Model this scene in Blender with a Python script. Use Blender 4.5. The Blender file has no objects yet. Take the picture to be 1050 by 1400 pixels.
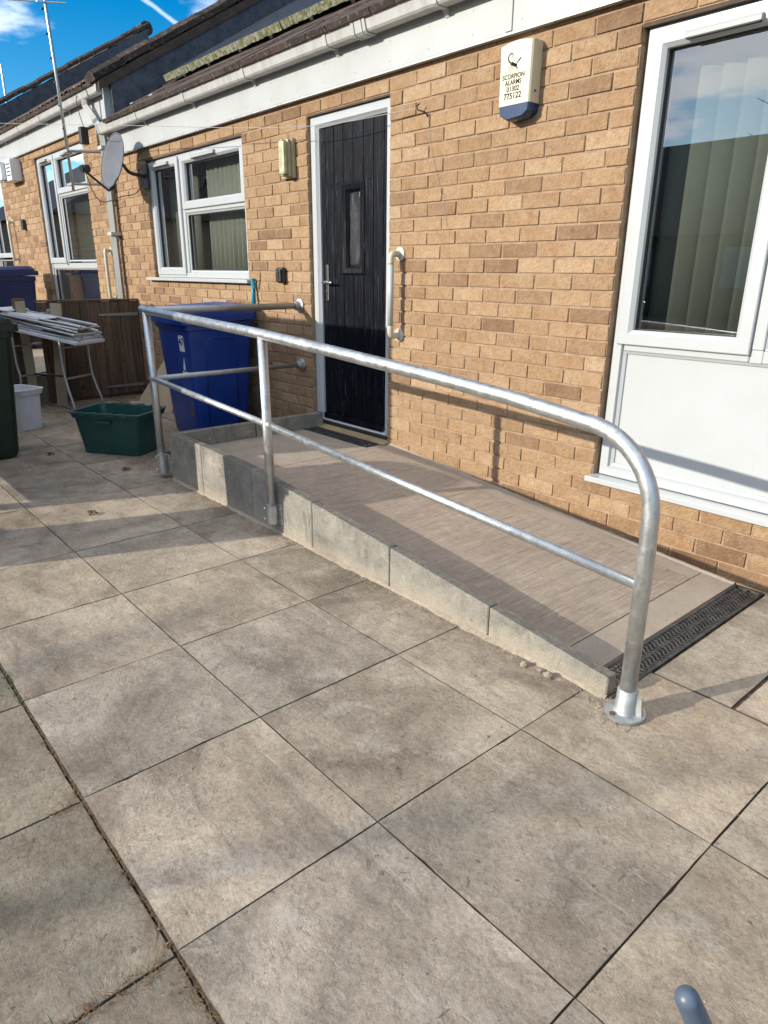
import bpy, bmesh, math, random
from mathutils import Vector, Matrix
R = random.Random(7)
S = bpy.context.scene
COL = S.collection

# ------------------------------------------------------------------ camera
cam_d = bpy.data.cameras.new("camera"); cam = bpy.data.objects.new("camera", cam_d); COL.objects.link(cam)
RT = Vector((0.6541, 0.7564, 0.0076)); UP = Vector((-0.2549, 0.2109, 0.9437)); FW = Vector((-0.7122, 0.6192, -0.3308))
CP = Vector((3.3867, -2.9678, 1.286))
m = Matrix.Identity(4)
for i in range(3):
    m[i][0] = RT[i]; m[i][1] = UP[i]; m[i][2] = -FW[i]; m[i][3] = CP[i]
cam.matrix_world = m
cam_d.sensor_fit = 'HORIZONTAL'; cam_d.sensor_width = 36; cam_d.lens = 36 * 936.7 / 1050
cam_d.clip_start = 0.05; cam_d.clip_end = 2000
S.camera = cam

# ------------------------------------------------------------------ world, sun, exposure
SUN_ELEV = math.radians(19.0)
SUN_TRAVEL = Vector((0.37, 1.0, -0.367)).normalized()
SUN_ROT = math.atan2(-SUN_TRAVEL.x, -SUN_TRAVEL.y)
w = bpy.data.worlds.new("World"); S.world = w; w.use_nodes = True
nt = w.node_tree; nt.nodes.clear()
def N(t, ty, **k):
    n = t.nodes.new(ty)
    for a, b in k.items():
        if a.startswith('i_'):
            n.inputs[a[2:].replace('_', ' ')].default_value = b
        else:
            setattr(n, a, b)
    return n
def L(t, a, b): t.links.new(a, b)
sky = N(nt, 'ShaderNodeTexSky', sky_type='NISHITA', sun_disc=False, sun_elevation=SUN_ELEV, sun_rotation=SUN_ROT)
sky.altitude = 20; sky.air_density = 1.0; sky.dust_density = 0.15; sky.ozone_density = 3.0
tc = N(nt, 'ShaderNodeTexCoord'); sep = N(nt, 'ShaderNodeSeparateXYZ'); L(nt, tc.outputs['Generated'], sep.inputs[0])
zz = N(nt, 'ShaderNodeMath', operation='ADD'); L(nt, sep.outputs['Z'], zz.inputs[0]); zz.inputs[1].default_value = 0.12
zm = N(nt, 'ShaderNodeMath', operation='MAXIMUM'); L(nt, zz.outputs[0], zm.inputs[0]); zm.inputs[1].default_value = 0.03
dv = N(nt, 'ShaderNodeVectorMath', operation='DIVIDE'); L(nt, tc.outputs['Generated'], dv.inputs[0])
cmb = N(nt, 'ShaderNodeCombineXYZ'); [L(nt, zm.outputs[0], cmb.inputs[i]) for i in range(3)]; L(nt, cmb.outputs[0], dv.inputs[1])
cn = N(nt, 'ShaderNodeTexNoise', i_Scale=0.9, i_Detail=9.0, i_Roughness=0.58); cmap = N(nt, 'ShaderNodeMapping'); cmap.name = 'cmap'; cmap.inputs['Location'].default_value = (13.0, 4.0, 7.0); L(nt, dv.outputs[0], cmap.inputs['Vector']); L(nt, cmap.outputs[0], cn.inputs['Vector'])
# more broken cloud towards the south, thin wisps to the north
sy = N(nt, 'ShaderNodeMapRange'); L(nt, sep.outputs['Y'], sy.inputs['Value'])
sy.inputs['From Min'].default_value = -0.9; sy.inputs['From Max'].default_value = 0.6
sy.inputs['To Min'].default_value = 0.07; sy.inputs['To Max'].default_value = -0.09
ad = N(nt, 'ShaderNodeMath', operation='ADD'); L(nt, cn.outputs['Fac'], ad.inputs[0]); L(nt, sy.outputs[0], ad.inputs[1])
cr = N(nt, 'ShaderNodeMapRange', interpolation_type='SMOOTHSTEP'); L(nt, ad.outputs[0], cr.inputs['Value'])
cr.inputs['From Min'].default_value = 0.50; cr.inputs['From Max'].default_value = 0.60; cr.inputs['To Max'].default_value = 0.92
# contrail: a thin band along a great circle
def vdot(t, src, v):
    n = N(t, 'ShaderNodeVectorMath', operation='DOT_PRODUCT'); L(t, src, n.inputs[0]); n.inputs[1].default_value = v; return n.outputs['Value']
def pxdir(u, v):
    d = RT * ((u - 525) / 936.7) + UP * (-(v - 700) / 936.7) + FW; return d.normalized()
ca, cb = pxdir(199, 0), pxdir(246, 36)
cnrm = ca.cross(cb).normalized()
dd = vdot(nt, tc.outputs['Generated'], cnrm)
wv = N(nt, 'ShaderNodeTexNoise', i_Scale=40.0, i_Detail=3.0); L(nt, tc.outputs['Generated'], wv.inputs['Vector'])
wj = N(nt, 'ShaderNodeMath', operation='MULTIPLY_ADD'); L(nt, wv.outputs['Fac'], wj.inputs[0]); wj.inputs[1].default_value = 0.004; L(nt, dd, wj.inputs[2])
wk = N(nt, 'ShaderNodeMath', operation='ADD'); L(nt, wj.outputs[0], wk.inputs[0]); wk.inputs[1].default_value = -0.002
ab = N(nt, 'ShaderNodeMath', operation='ABSOLUTE'); L(nt, wk.outputs[0], ab.inputs[0])
ct = N(nt, 'ShaderNodeMapRange', interpolation_type='SMOOTHSTEP'); L(nt, ab.outputs[0], ct.inputs['Value'])
ct.inputs['From Min'].default_value = 0.0004; ct.inputs['From Max'].default_value = 0.0036; ct.inputs['To Min'].default_value = 0.3; ct.inputs['To Max'].default_value = 0
hz = N(nt, 'ShaderNodeMath', operation='GREATER_THAN'); L(nt, sep.outputs['Y'], hz.inputs[0]); hz.inputs[1].default_value = 0.1
cm = N(nt, 'ShaderNodeMath', operation='MULTIPLY'); L(nt, ct.outputs[0], cm.inputs[0]); L(nt, hz.outputs[0], cm.inputs[1])
thin = N(nt, 'ShaderNodeMapRange'); L(nt, sep.outputs['Y'], thin.inputs['Value']); thin.inputs['From Min'].default_value = -.2; thin.inputs['From Max'].default_value = .5; thin.inputs['To Min'].default_value = 1; thin.inputs['To Max'].default_value = .45
crt = N(nt, 'ShaderNodeMath', operation='MULTIPLY'); L(nt, cr.outputs[0], crt.inputs[0]); L(nt, thin.outputs[0], crt.inputs[1])
mx = N(nt, 'ShaderNodeMath', operation='MAXIMUM'); L(nt, crt.outputs[0], mx.inputs[0]); L(nt, cm.outputs[0], mx.inputs[1])
hs = N(nt, 'ShaderNodeHueSaturation', i_Saturation=1.5, i_Value=0.85); L(nt, sky.outputs[0], hs.inputs['Color'])
mixc = N(nt, 'ShaderNodeMixRGB'); L(nt, mx.outputs[0], mixc.inputs['Fac']); L(nt, hs.outputs[0], mixc.inputs[1]); mixc.inputs[2].default_value = (9.5, 9.7, 10.0, 1)
bg = N(nt, 'ShaderNodeBackground', i_Strength=0.15); L(nt, mixc.outputs[0], bg.inputs['Color'])
wo = N(nt, 'ShaderNodeOutputWorld'); L(nt, bg.outputs[0], wo.inputs['Surface'])
sl = bpy.data.lights.new("sun", 'SUN'); sl.energy = 4.0; sl.angle = math.radians(0.53); sl.color = (1.0, 0.92, 0.80)
so = bpy.data.objects.new("sun", sl); COL.objects.link(so); so.location = (0, -20, 10)
so.rotation_euler = SUN_TRAVEL.to_track_quat('-Z', 'Y').to_euler()
S.view_settings.view_transform = 'Standard'; S.view_settings.look = 'None'
S.view_settings.exposure = 0.58; S.view_settings.gamma = 1; S.view_settings.use_curve_mapping = False
S.render.engine = 'CYCLES'; S.render.resolution_x = 768; S.render.resolution_y = 1024
S.cycles.max_bounces = 8; S.cycles.transparent_max_bounces = 12

# ------------------------------------------------------------------ materials
def mat(name, col, rough=0.6, metal=0.0, noise=None, bump=None, col2=None, spec=None, extra=None):
    """noise=(scale, lo, hi) mixes col..col2 ; bump=(scale, strength, dist)"""
    M = bpy.data.materials.new(name); M.use_nodes = True; t = M.node_tree; b = t.nodes['Principled BSDF']
    b.inputs['Roughness'].default_value = rough; b.inputs['Metallic'].default_value = metal
    if spec is not None: b.inputs['Specular IOR Level'].default_value = spec
    g = N(t, 'ShaderNodeNewGeometry')
    if noise:
        n = N(t, 'ShaderNodeTexNoise', i_Scale=noise[0], i_Detail=6.0, i_Roughness=0.6); L(t, g.outputs['Position'], n.inputs['Vector'])
        r = N(t, 'ShaderNodeMapRange'); L(t, n.outputs['Fac'], r.inputs['Value']); r.inputs['From Min'].default_value = noise[1]; r.inputs['From Max'].default_value = noise[2]
        x = N(t, 'ShaderNodeMixRGB'); L(t, r.outputs[0], x.inputs['Fac']); x.inputs[1].default_value = (*col, 1); x.inputs[2].default_value = (*(col2 or col), 1)
        L(t, x.outputs[0], b.inputs['Base Color'])
    else:
        b.inputs['Base Color'].default_value = (*col, 1)
    if bump:
        n = N(t, 'ShaderNodeTexNoise', i_Scale=bump[0], i_Detail=5.0, i_Roughness=0.6); L(t, g.outputs['Position'], n.inputs['Vector'])
        bp = N(t, 'ShaderNodeBump', i_Strength=bump[1], i_Distance=bump[2]); L(t, n.outputs['Fac'], bp.inputs['Height']); L(t, bp.outputs[0], b.inputs['Normal'])
    if extra: extra(M, t, b, g)
    return M
def rampnode(t, src, stops):
    r = N(t, 'ShaderNodeValToRGB'); L(t, src, r.inputs['Fac'])
    e = r.color_ramp.elements
    while len(e) < len(stops): e.new(0.5)
    for k, (p, c) in enumerate(stops): e[k].position = p; e[k].color = (*c, 1)
    return r.outputs['Color']
def scaled(t, g, sc, rot=(0, 0, 0)):
    n = N(t, 'ShaderNodeMapping'); n.inputs['Scale'].default_value = sc; n.inputs['Rotation'].default_value = rot
    L(t, g.outputs['Position'], n.inputs['Vector']); return n.outputs[0]
def math2(t, op, a, b):
    n = N(t, 'ShaderNodeMath', operation=op)
    for i, v in enumerate((a, b)):
        if isinstance(v, (int, float)): n.inputs[i].default_value = v
        else: L(t, v, n.inputs[i])
    return n.outputs[0]
def noise(t, vec, sc, det=5.0, rough=0.6, dist=0.0):
    n = N(t, 'ShaderNodeTexNoise', i_Scale=sc, i_Detail=det, i_Roughness=rough, i_Distortion=dist); L(t, vec, n.inputs['Vector']); return n.outputs['Fac']
def mixmul(t, a, b, fac=1.0):
    n = N(t, 'ShaderNodeMixRGB', blend_type='MULTIPLY'); n.inputs[0].default_value = fac; L(t, a, n.inputs[1]); L(t, b, n.inputs[2]); return n.outputs[0]
def mrange(t, v, a, b, c=0.0, d=1.0):
    n = N(t, 'ShaderNodeMapRange'); L(t, v, n.inputs['Value'])
    for k, x in zip(('From Min', 'From Max', 'To Min', 'To Max'), (a, b, c, d)): n.inputs[k].default_value = x
    return n.outputs[0]
def mixf(t, f, a, b):
    n = N(t, 'ShaderNodeMixRGB')
    if isinstance(f, (int, float)): n.inputs[0].default_value = f
    else: L(t, f, n.inputs[0])
    for i, v in ((1, a), (2, b)):
        if isinstance(v, tuple): n.inputs[i].default_value = (*v, 1)
        else: L(t, v, n.inputs[i])
    return n.outputs[0]
def per_piece(t):
    at = N(t, 'ShaderNodeAttribute', attribute_name='rnd'); oi = N(t, 'ShaderNodeObjectInfo')
    return math2(t, 'FRACT', math2(t, 'ADD', at.outputs['Fac'], oi.outputs['Random']), 0)

def _brick(M, t, b, g):
    v = per_piece(t)
    base = rampnode(t, v, [(0.0, (.235, .152, .10)), (.06, (.275, .185, .12)), (.16, (.33, .228, .143)), (.6, (.36, .255, .16)), (.9, (.385, .282, .184)), (1.0, (.41, .31, .21))])
    p = g.outputs['Position']
    blot = noise(t, p, 9, 4); fine = noise(t, p, 160, 3, 0.7)
    m1 = N(t, 'ShaderNodeMapping'); m1.inputs['Rotation'].default_value = (0, .72, 0); L(t, p, m1.inputs['Vector'])
    wob = N(t, 'ShaderNodeVectorMath', operation='MULTIPLY'); L(t, m1.outputs[0], wob.inputs[0]); wob.inputs[1].default_value = (38, 1, 165)
    drag = noise(t, wob.outputs[0], 1.0, 3, 0.65, .3)
    c = mixf(t, mrange(t, blot, .35, .75), base, mixmul(t, base, rampnode(t, v, [(0, (.75, .68, .6)), (1, (.95, .8, .68))])))
    c = mixmul(t, c, rampnode(t, drag, [(.36, (.70, .66, .60)), (.58, (1.14, 1.13, 1.1))]), .7)
    c = mixmul(t, c, rampnode(t, fine, [(.3, (.74, .72, .7)), (.7, (1.14, 1.14, 1.14))]), .7)
    c = mixmul(t, c, rampnode(t, noise(t, p, 24, 5, .7), [(.32, (.76, .71, .66)), (.5, (1, 1, 1)), (.68, (1.08, 1.06, 1.04))]), .7)
    pit = mrange(t, noise(t, p, 70, 2, .4), .70, .74); c = mixf(t, math2(t, 'MULTIPLY', pit, .6), c, (.10, .065, .04))
    # damp staining and salts just above the ground, with a ragged upper limit
    sp = N(t, 'ShaderNodeSeparateXYZ'); L(t, p, sp.inputs[0])
    low = math2(t, 'ADD', sp.outputs['Z'], math2(t, 'MULTIPLY', noise(t, p, 5, 4), -.16))
    c = mixf(t, mrange(t, low, .0, .12, .6, 0), c, mixmul(t, c, rampnode(t, fine, [(0, (.55, .47, .4)), (1, (.75, .7, .62))])))
    salt = math2(t, 'MULTIPLY', mrange(t, noise(t, p, 7, 6, .7), .6, .72), mrange(t, sp.outputs['Z'], .15, .4, .75, 0))
    c = mixf(t, salt, c, (.62, .56, .5))
    L(t, c, b.inputs['Base Color'])
    bp = N(t, 'ShaderNodeBump', i_Strength=.9, i_Distance=.003)
    L(t, math2(t, 'ADD', math2(t, 'MULTIPLY', drag, 1.1), math2(t, 'ADD', fine, blot)), bp.inputs['Height']); L(t, bp.outputs[0], b.inputs['Normal'])
M_brick = mat('buff_brick', (.4, .25, .14), .92, extra=_brick, spec=.15)
M_mortar = mat('mortar', (.27, .185, .12), .95, noise=(14, .35, .65), col2=(.39, .275, .185), bump=(60, 1.0, .006), spec=.1)
M_darkreveal = mat('sealant', (.05, .035, .025), .9, noise=(12, .3, .7), col2=(.1, .07, .05))

def _slab(dark):
    def f(M, t, b, g):
        v = per_piece(t); p = g.outputs['Position']
        oi = N(t, 'ShaderNodeObjectInfo')
        off = N(t, 'ShaderNodeVectorMath', operation='ADD'); L(t, p, off.inputs[0])
        cb = N(t, 'ShaderNodeCombineXYZ'); L(t, math2(t, 'MULTIPLY', v, 37.0), cb.inputs[2]); L(t, cb.outputs[0], off.inputs[1]); q = off.outputs[0]
        if dark: base = rampnode(t, v, [(0, (0.231, 0.197, 0.146)), (.5, (0.258, 0.221, 0.167)), (1, (0.279, 0.235, 0.177))])
        else: base = rampnode(t, v, [(0, (.335, .287, .225)), (.2, (.405, .342, .270)), (.4, (.365, .318, .26)), (.6, (.43, .355, .277)), (.8, (.385, .328, .26)), (1, (.41, .338, .256))])
        big = noise(t, q, 2.2, 5, .55, .9); med = noise(t, q, 13, 8, .72, .25); fine = noise(t, p, 240, 3, .75)
        grit = noise(t, p, 75, 5, .8)
        c = mixmul(t, base, rampnode(t, big, [(.30, (.54, .52, .50)), (.45, (.86, .85, .84)), (.56, (1.05, 1.04, 1.03)), (.66, (1.2, 1.2, 1.19))]))
        c = mixmul(t, c, rampnode(t, med, [(.32, (.70, .68, .65)), (.5, (.95, .94, .93)), (.66, (1.12, 1.12, 1.1))]), .8)
        c = mixmul(t, c, rampnode(t, grit, [(.34, (.62, .6, .57)), (.5, (.98, .98, .98)), (.7, (1.22, 1.21, 1.18))]), .8)
        c = mixmul(t, c, rampnode(t, fine, [(.3, (.72, .72, .7)), (.7, (1.18, 1.18, 1.18))]), .6)
        # soiled black specks and dusty pale worn spots
        sp = mrange(t, noise(t, p, 42, 2, .4), .72, .76)
        c = mixf(t, math2(t, 'MULTIPLY', sp, .65), c, (.08, .065, .05))
        pale = math2(t, 'MULTIPLY', mrange(t, noise(t, q, 7, 10, .82, .3), .54, .60), .42)
        c = mixf(t, pale, c, (.46, .42, .35) if not dark else (.27, .245, .20))
        # fine pale scratches from furniture and feet, running in drifting directions
        sc_ = noise(t, scaled(t, g, (7, 70, 1), (0, 0, .7)), 1.0, 5, .6, 1.2); c = mixf(t, math2(t, 'MULTIPLY', mrange(t, sc_, .63, .68), .35), c, (.52, .48, .41) if not dark else (.3, .28, .24))
        sk_ = noise(t, scaled(t, g, (2.2, 11, 1), (0, 0, -.55)), 1.0, 6, .65, 1.0); c = mixf(t, math2(t, 'MULTIPLY', mrange(t, sk_, .57, .68), .45), c, (.17, .145, .115))
        soil = math2(t, 'MULTIPLY', mrange(t, noise(t, q, 4.2, 7, .7, .6), .56, .72), .55)
        c = mixf(t, soil, c, (.16, .125, .09))
        if not dark:
            # dirt and cement dust left along the foot of the ramp edging, ragged on its outer side
            sq_ = N(t, 'ShaderNodeSeparateXYZ'); L(t, p, sq_.inputs[0])
            yy = math2(t, 'ADD', sq_.outputs['Y'], math2(t, 'MULTIPLY', noise(t, p, 6.5, 7, .7, .8), .34))
            bd = mrange(t, yy, -1.16, -1.03, 0, 1); bd = math2(t, 'MULTIPLY', bd, mrange(t, sq_.outputs['X'], 2.40, 2.52, 1, 0))
            c = mixf(t, math2(t, 'MULTIPLY', bd, math2(t, 'MULTIPLY', mrange(t, noise(t, p, 24, 6, .75), .36, .6), .8)), c, (.14, .108, .075))
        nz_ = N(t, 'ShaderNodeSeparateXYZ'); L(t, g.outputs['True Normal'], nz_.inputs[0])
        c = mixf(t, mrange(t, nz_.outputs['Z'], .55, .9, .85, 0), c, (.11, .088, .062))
        L(t, c, b.inputs['Base Color'])
        mus = N(t, 'ShaderNodeTexNoise', i_Scale=9.0, i_Detail=9.0, i_Roughness=.62, i_Distortion=.35); L(t, q, mus.inputs['Vector'])
        bp = N(t, 'ShaderNodeBump', i_Strength=.7, i_Distance=.011)
        plat = mrange(t, noise(t, q, 5.5, 10, .68, .25), .49, .525); plat2 = mrange(t, noise(t, q, 14, 8, .7, .2), .53, .56)
        L(t, math2(t, 'ADD', math2(t, 'ADD', math2(t, 'MULTIPLY', mus.outputs['Fac'], .8), math2(t, 'ADD', math2(t, 'MULTIPLY', plat, .10), math2(t, 'MULTIPLY', plat2, .07))), math2(t, 'ADD', math2(t, 'MULTIPLY', grit, .22), math2(t, 'MULTIPLY', fine, .09))), bp.inputs['Height'])
        L(t, bp.outputs[0], b.inputs['Normal'])
    return f
M_slab = mat('riven_slab', (.4, .34, .26), .93, extra=_slab(False), spec=.2)
M_slab2 = mat('dark_slab', (.25, .22, .17), .93, extra=_slab(True), spec=.2)
M_soil = mat('joint_soil', (.05, .038, .027), 1, noise=(25, .3, .7), col2=(.15, .118, .085), bump=(90, .8, .006), spec=.1)

def _kerb(M, t, b, g):
    v = per_piece(t); p = g.outputs['Position']
    base = rampnode(t, v, [(0, (.225, .214, .190)), (1, (.27, .257, .228))])
    c = mixmul(t, base, rampnode(t, noise(t, p, 7, 7, .7, .5), [(.35, (.7, .7, .69)), (.65, (1.2, 1.18, 1.13))]))
    sm = noise(t, scaled(t, g, (14, 14, 5), (0, .5, 0)), 1, 6, .7, .8)
    c = mixf(t, math2(t, 'MULTIPLY', mrange(t, sm, .55, .66), .6), c, (.115, .108, .095))
    c = mixf(t, math2(t, 'MULTIPLY', mrange(t, noise(t, scaled(t, g, (9, 9, 16)), 1, 7, .75, .6), .56, .63), .5), c, (.42, .38, .31))
    c = mixf(t, math2(t, 'MULTIPLY', mrange(t, noise(t, p, 110, 2, .4), .68, .72), .7), c, (.06, .055, .045))
    sp = N(t, 'ShaderNodeSeparateXYZ'); L(t, p, sp.inputs[0])
    low = math2(t, 'ADD', sp.outputs['Z'], math2(t, 'MULTIPLY', noise(t, p, 14, 5), -.07))
    c = mixf(t, mrange(t, low, -.01, .05, .5, 0), c, (.36, .31, .24))
    c = mixmul(t, c, rampnode(t, noise(t, p, 260, 3, .75), [(.3, (.72, .72, .71)), (.7, (1.2, 1.2, 1.2))]), .8)
    c = mixf(t, math2(t, 'MULTIPLY', mrange(t, noise(t, p, 60, 2, .4), .7, .74), .5), c, (.09, .08, .07))
    nz_ = N(t, 'ShaderNodeSeparateXYZ'); L(t, g.outputs['True Normal'], nz_.inputs[0])
    c = mixf(t, math2(t, 'MULTIPLY', mrange(t, nz_.outputs['Z'], .6, .9), mrange(t, noise(t, p, 40, 6, .8), .4, .62, .15, .8)), c, (.12, .105, .085))
    L(t, c, b.inputs['Base Color'])
    bp = N(t, 'ShaderNodeBump', i_Strength=.6, i_Distance=.004); L(t, math2(t, 'ADD', noise(t, p, 40, 6, .7), noise(t, p, 220, 3, .7)), bp.inputs['Height']); L(t, bp.outputs[0], b.inputs['Normal'])
M_kerb = mat('kerb_concrete', (.33, .31, .27), .9, extra=_kerb, spec=.2)

def _brush(M, t, b, g):
    p = g.outputs['Position']
    s1 = noise(t, scaled(t, g, (190, 5, 0)), 1, 5, .75); s2 = noise(t, scaled(t, g, (40, 2.2, 0)), 1, 4, .65)
    c = rampnode(t, noise(t, p, 2.2, 6, .6), [(.35, (0.326, 0.270, 0.217)), (.65, (0.392, 0.329, 0.266))])
    c = mixmul(t, c, rampnode(t, s1, [(.36, (.62, .60, .58)), (.6, (1.18, 1.17, 1.16))]), .75)
    c = mixmul(t, c, rampnode(t, s2, [(.35, (.82, .80, .78)), (.6, (1.06, 1.06, 1.06))]), .6)
    c = mixmul(t, c, rampnode(t, noise(t, p, 26, 7, .75), [(.35, (.8, .79, .78)), (.65, (1.12, 1.12, 1.12))]), .7)
    c = mixf(t, math2(t, 'MULTIPLY', mrange(t, noise(t, p, 50, 2, .4), .7, .74), .4), c, (.1, .08, .06))
    c = mixmul(t, c, rampnode(t, noise(t, p, 300, 2, .7), [(.3, (.78, .78, .78)), (.7, (1.15, 1.15, 1.15))]), .7)
    L(t, c, b.inputs['Base Color'])
    bp = N(t, 'ShaderNodeBump', i_Strength=.8, i_Distance=.004); L(t, math2(t, 'ADD', s1, math2(t, 'MULTIPLY', s2, .8)), bp.inputs['Height']); L(t, bp.outputs[0], b.inputs['Normal'])
M_brushed = mat('brushed_concrete', (.4, .33, .27), .92, extra=_brush, spec=.2)
def _fresh(M, t, b, g):
    p = g.outputs['Position']
    c = rampnode(t, noise(t, p, 6, 7, .65), [(.3, (.30, .25, .198)), (.7, (.385, .325, .262))])
    c = mixmul(t, c, rampnode(t, noise(t, p, 260, 3, .7), [(.3, (.72, .72, .72)), (.7, (1.18, 1.18, 1.18))]), .8)
    c = mixf(t, math2(t, 'MULTIPLY', mrange(t, noise(t, p, 55, 2, .4), .7, .74), .5), c, (.1, .08, .06))
    L(t, c, b.inputs['Base Color'])
    bp = N(t, 'ShaderNodeBump', i_Strength=.5, i_Distance=.003); L(t, noise(t, p, 120, 4, .7), bp.inputs['Height']); L(t, bp.outputs[0], b.inputs['Normal'])
M_fresh = mat('trowelled_concrete', (.4, .35, .3), .92, extra=_fresh, spec=.2)

def _galv(rough0, dark):
    def f(M, t, b, g):
        p = g.outputs['Position']
        n1 = noise(t, p, 22, 5, .65, 1.0); n2 = noise(t, p, 140, 4, .7, .5)
        c = rampnode(t, n1, [(.35, (.47 * dark, .49 * dark, .49 * dark)), (.65, (.60 * dark, .62 * dark, .62 * dark))])
        # dull oxide scabs where the zinc ran
        sp = N(t, 'ShaderNodeSeparateXYZ'); L(t, g.outputs['True Normal'], sp.inputs[0])
        scab = math2(t, 'MULTIPLY', mrange(t, n2, .55, .6), mrange(t, noise(t, p, 5, 3), .45, .6, .0, .55))
        c = mixf(t, scab, c, (.16, .155, .14))
        L(t, c, b.inputs['Base Color'])
        L(t, mrange(t, n1, .3, .7, rough0, rough0 + .2), b.inputs['Roughness'])
        L(t, math2(t, 'SUBTRACT', .92, math2(t, 'MULTIPLY', scab, .7)), b.inputs['Metallic'])
        bp = N(t, 'ShaderNodeBump', i_Strength=.35, i_Distance=.0015); L(t, math2(t, 'ADD', n1, n2), bp.inputs['Height']); L(t, bp.outputs[0], b.inputs['Normal'])
    return f
M_galv = mat('galvanised_steel', (.5, .5, .5), .35, .9, extra=_galv(.32, 1.0))
M_cast = mat('cast_galvanised_steel', (.4, .4, .4), .5, .9, extra=_galv(.5, .85))
M_galvdull = mat('dull_galvanised_steel', (.4, .4, .4), .5, .9, extra=_galv(.45, .75))
M_bolt = mat('zinc_bolt', (.55, .55, .53), .35, .9, noise=(90, .4, .6), col2=(.4, .34, .25))
def _grime(M, t, b, g):
    p = g.outputs['Position']; src = b.inputs['Base Color'].links[0].from_socket
    c = mixf(t, math2(t, 'MULTIPLY', mrange(t, noise(t, p, 34, 3, .5), .73, .76), .55), src, (.2, .17, .13))
    c = mixf(t, math2(t, 'MULTIPLY', mrange(t, noise(t, scaled(t, g, (20, 20, 3)), 1, 5, .7), .6, .75), .12), c, (.3, .27, .22))
    L(t, c, b.inputs['Base Color'])
M_upvc = mat('white_upvc', (.42, .44, .445), .3, noise=(5, .4, .7), col2=(.40, .42, .422), spec=.5, extra=_grime)
M_fascia = mat('white_fascia', (.43, .44, .435), .4, noise=(3, .35, .7), col2=(.38, .385, .37), spec=.4)
def _gut(M, t, b, g):
    p = g.outputs['Position']
    st = noise(t, scaled(t, g, (16, 2, 2.5)), 1, 5, .7)
    c = rampnode(t, st, [(.3, (.36, .35, .325)), (.5, (.44, .44, .42)), (.7, (.48, .48, .465))])
    c = mixf(t, math2(t, 'MULTIPLY', mrange(t, noise(t, p, 38, 5, .8), .58, .68), .35), c, (.3, .28, .23))
    L(t, c, b.inputs['Base Color'])
M_gutter = mat('weathered_gutter', (.68, .67, .62), .45, extra=_gut)
M_gasket = mat('black_gasket', (.015, .015, .015), .6)
M_cream = mat('cream_plastic', (.57, .54, .41), .4, noise=(3, .3, .7), col2=(.54, .505, .375))
M_ivory = mat('ivory_plastic', (.52, .49, .4), .4, noise=(9, .3, .7), col2=(.46, .43, .34))
M_blue_lens = mat('blue_lens', (.006, .032, .10), .3, noise=(9, .3, .7), col2=(.006, .028, .085))
M_ink = mat('dark_ink', (.012, .012, .015), .8, spec=.1)
M_black = mat('black_plastic', (.014, .014, .015), .4, noise=(30, .3, .7), col2=(.03, .03, .03))
M_grate = mat('grate_plastic', (.022, .024, .028), .55, noise=(25, .4, .65), col2=(.07, .065, .06))
M_void = mat('void', (.008, .008, .008), .9)

def glassmat(name, tint, rough, boost, bumpy=None):
    M = bpy.data.materials.new(name); M.use_nodes = True; t = M.node_tree; t.nodes.clear()
    o = N(t, 'ShaderNodeOutputMaterial'); tr = N(t, 'ShaderNodeBsdfTransparent'); tr.inputs[0].default_value = (*tint, 1)
    gl = N(t, 'ShaderNodeBsdfGlossy'); gl.inputs['Roughness'].default_value = rough; gl.inputs['Color'].default_value = (.95, .97, 1, 1)
    fr = N(t, 'ShaderNodeFresnel', i_IOR=1.52); mm = N(t, 'ShaderNodeMath', operation='MULTIPLY', use_clamp=True); L(t, fr.outputs[0], mm.inputs[0]); mm.inputs[1].default_value = boost
    gb_ = N(t, 'ShaderNodeNewGeometry'); fo = math2(t, 'MULTIPLY', mm.outputs[0], math2(t, 'SUBTRACT', 1.0, gb_.outputs['Backfacing']))
    mx = N(t, 'ShaderNodeMixShader'); L(t, fo, mx.inputs[0]); L(t, tr.outputs[0], mx.inputs[1]); L(t, gl.outputs[0], mx.inputs[2]); L(t, mx.outputs[0], o.inputs[0])
    g = N(t, 'ShaderNodeNewGeometry')
    n = N(t, 'ShaderNodeTexNoise', i_Scale=(bumpy or (1.5,))[0], i_Detail=2.0); L(t, g.outputs['Position'], n.inputs['Vector'])
    bp = N(t, 'ShaderNodeBump', i_Strength=(bumpy or (0, .05))[1], i_Distance=(bumpy or (0, 0, .004))[2]); L(t, n.outputs['Fac'], bp.inputs['Height']); L(t, bp.outputs[0], gl.inputs['Normal']); L(t, bp.outputs[0], fr.inputs['Normal'])
    return M
M_glass = glassmat('window_glass', (.82, .84, .82), .0, 4.6)
M_obscure = glassmat('obscure_glass', (.03, .045, .04), .1, 1.5, (130, 1.0, .01))
M_blind = mat('blind_fabric', (.52, .53, .47), .9, noise=(2.5, .3, .7), col2=(.48, .49, .43), bump=(500, .2, .001))
M_blind2 = mat('grey_green_blind_fabric', (.20, .215, .185), .9, noise=(2.5, .3, .7), col2=(.185, .195, .165))
M_room = mat('room_plaster', (.16, .15, .13), .9, noise=(1, .3, .7), col2=(.12, .11, .1))

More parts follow.
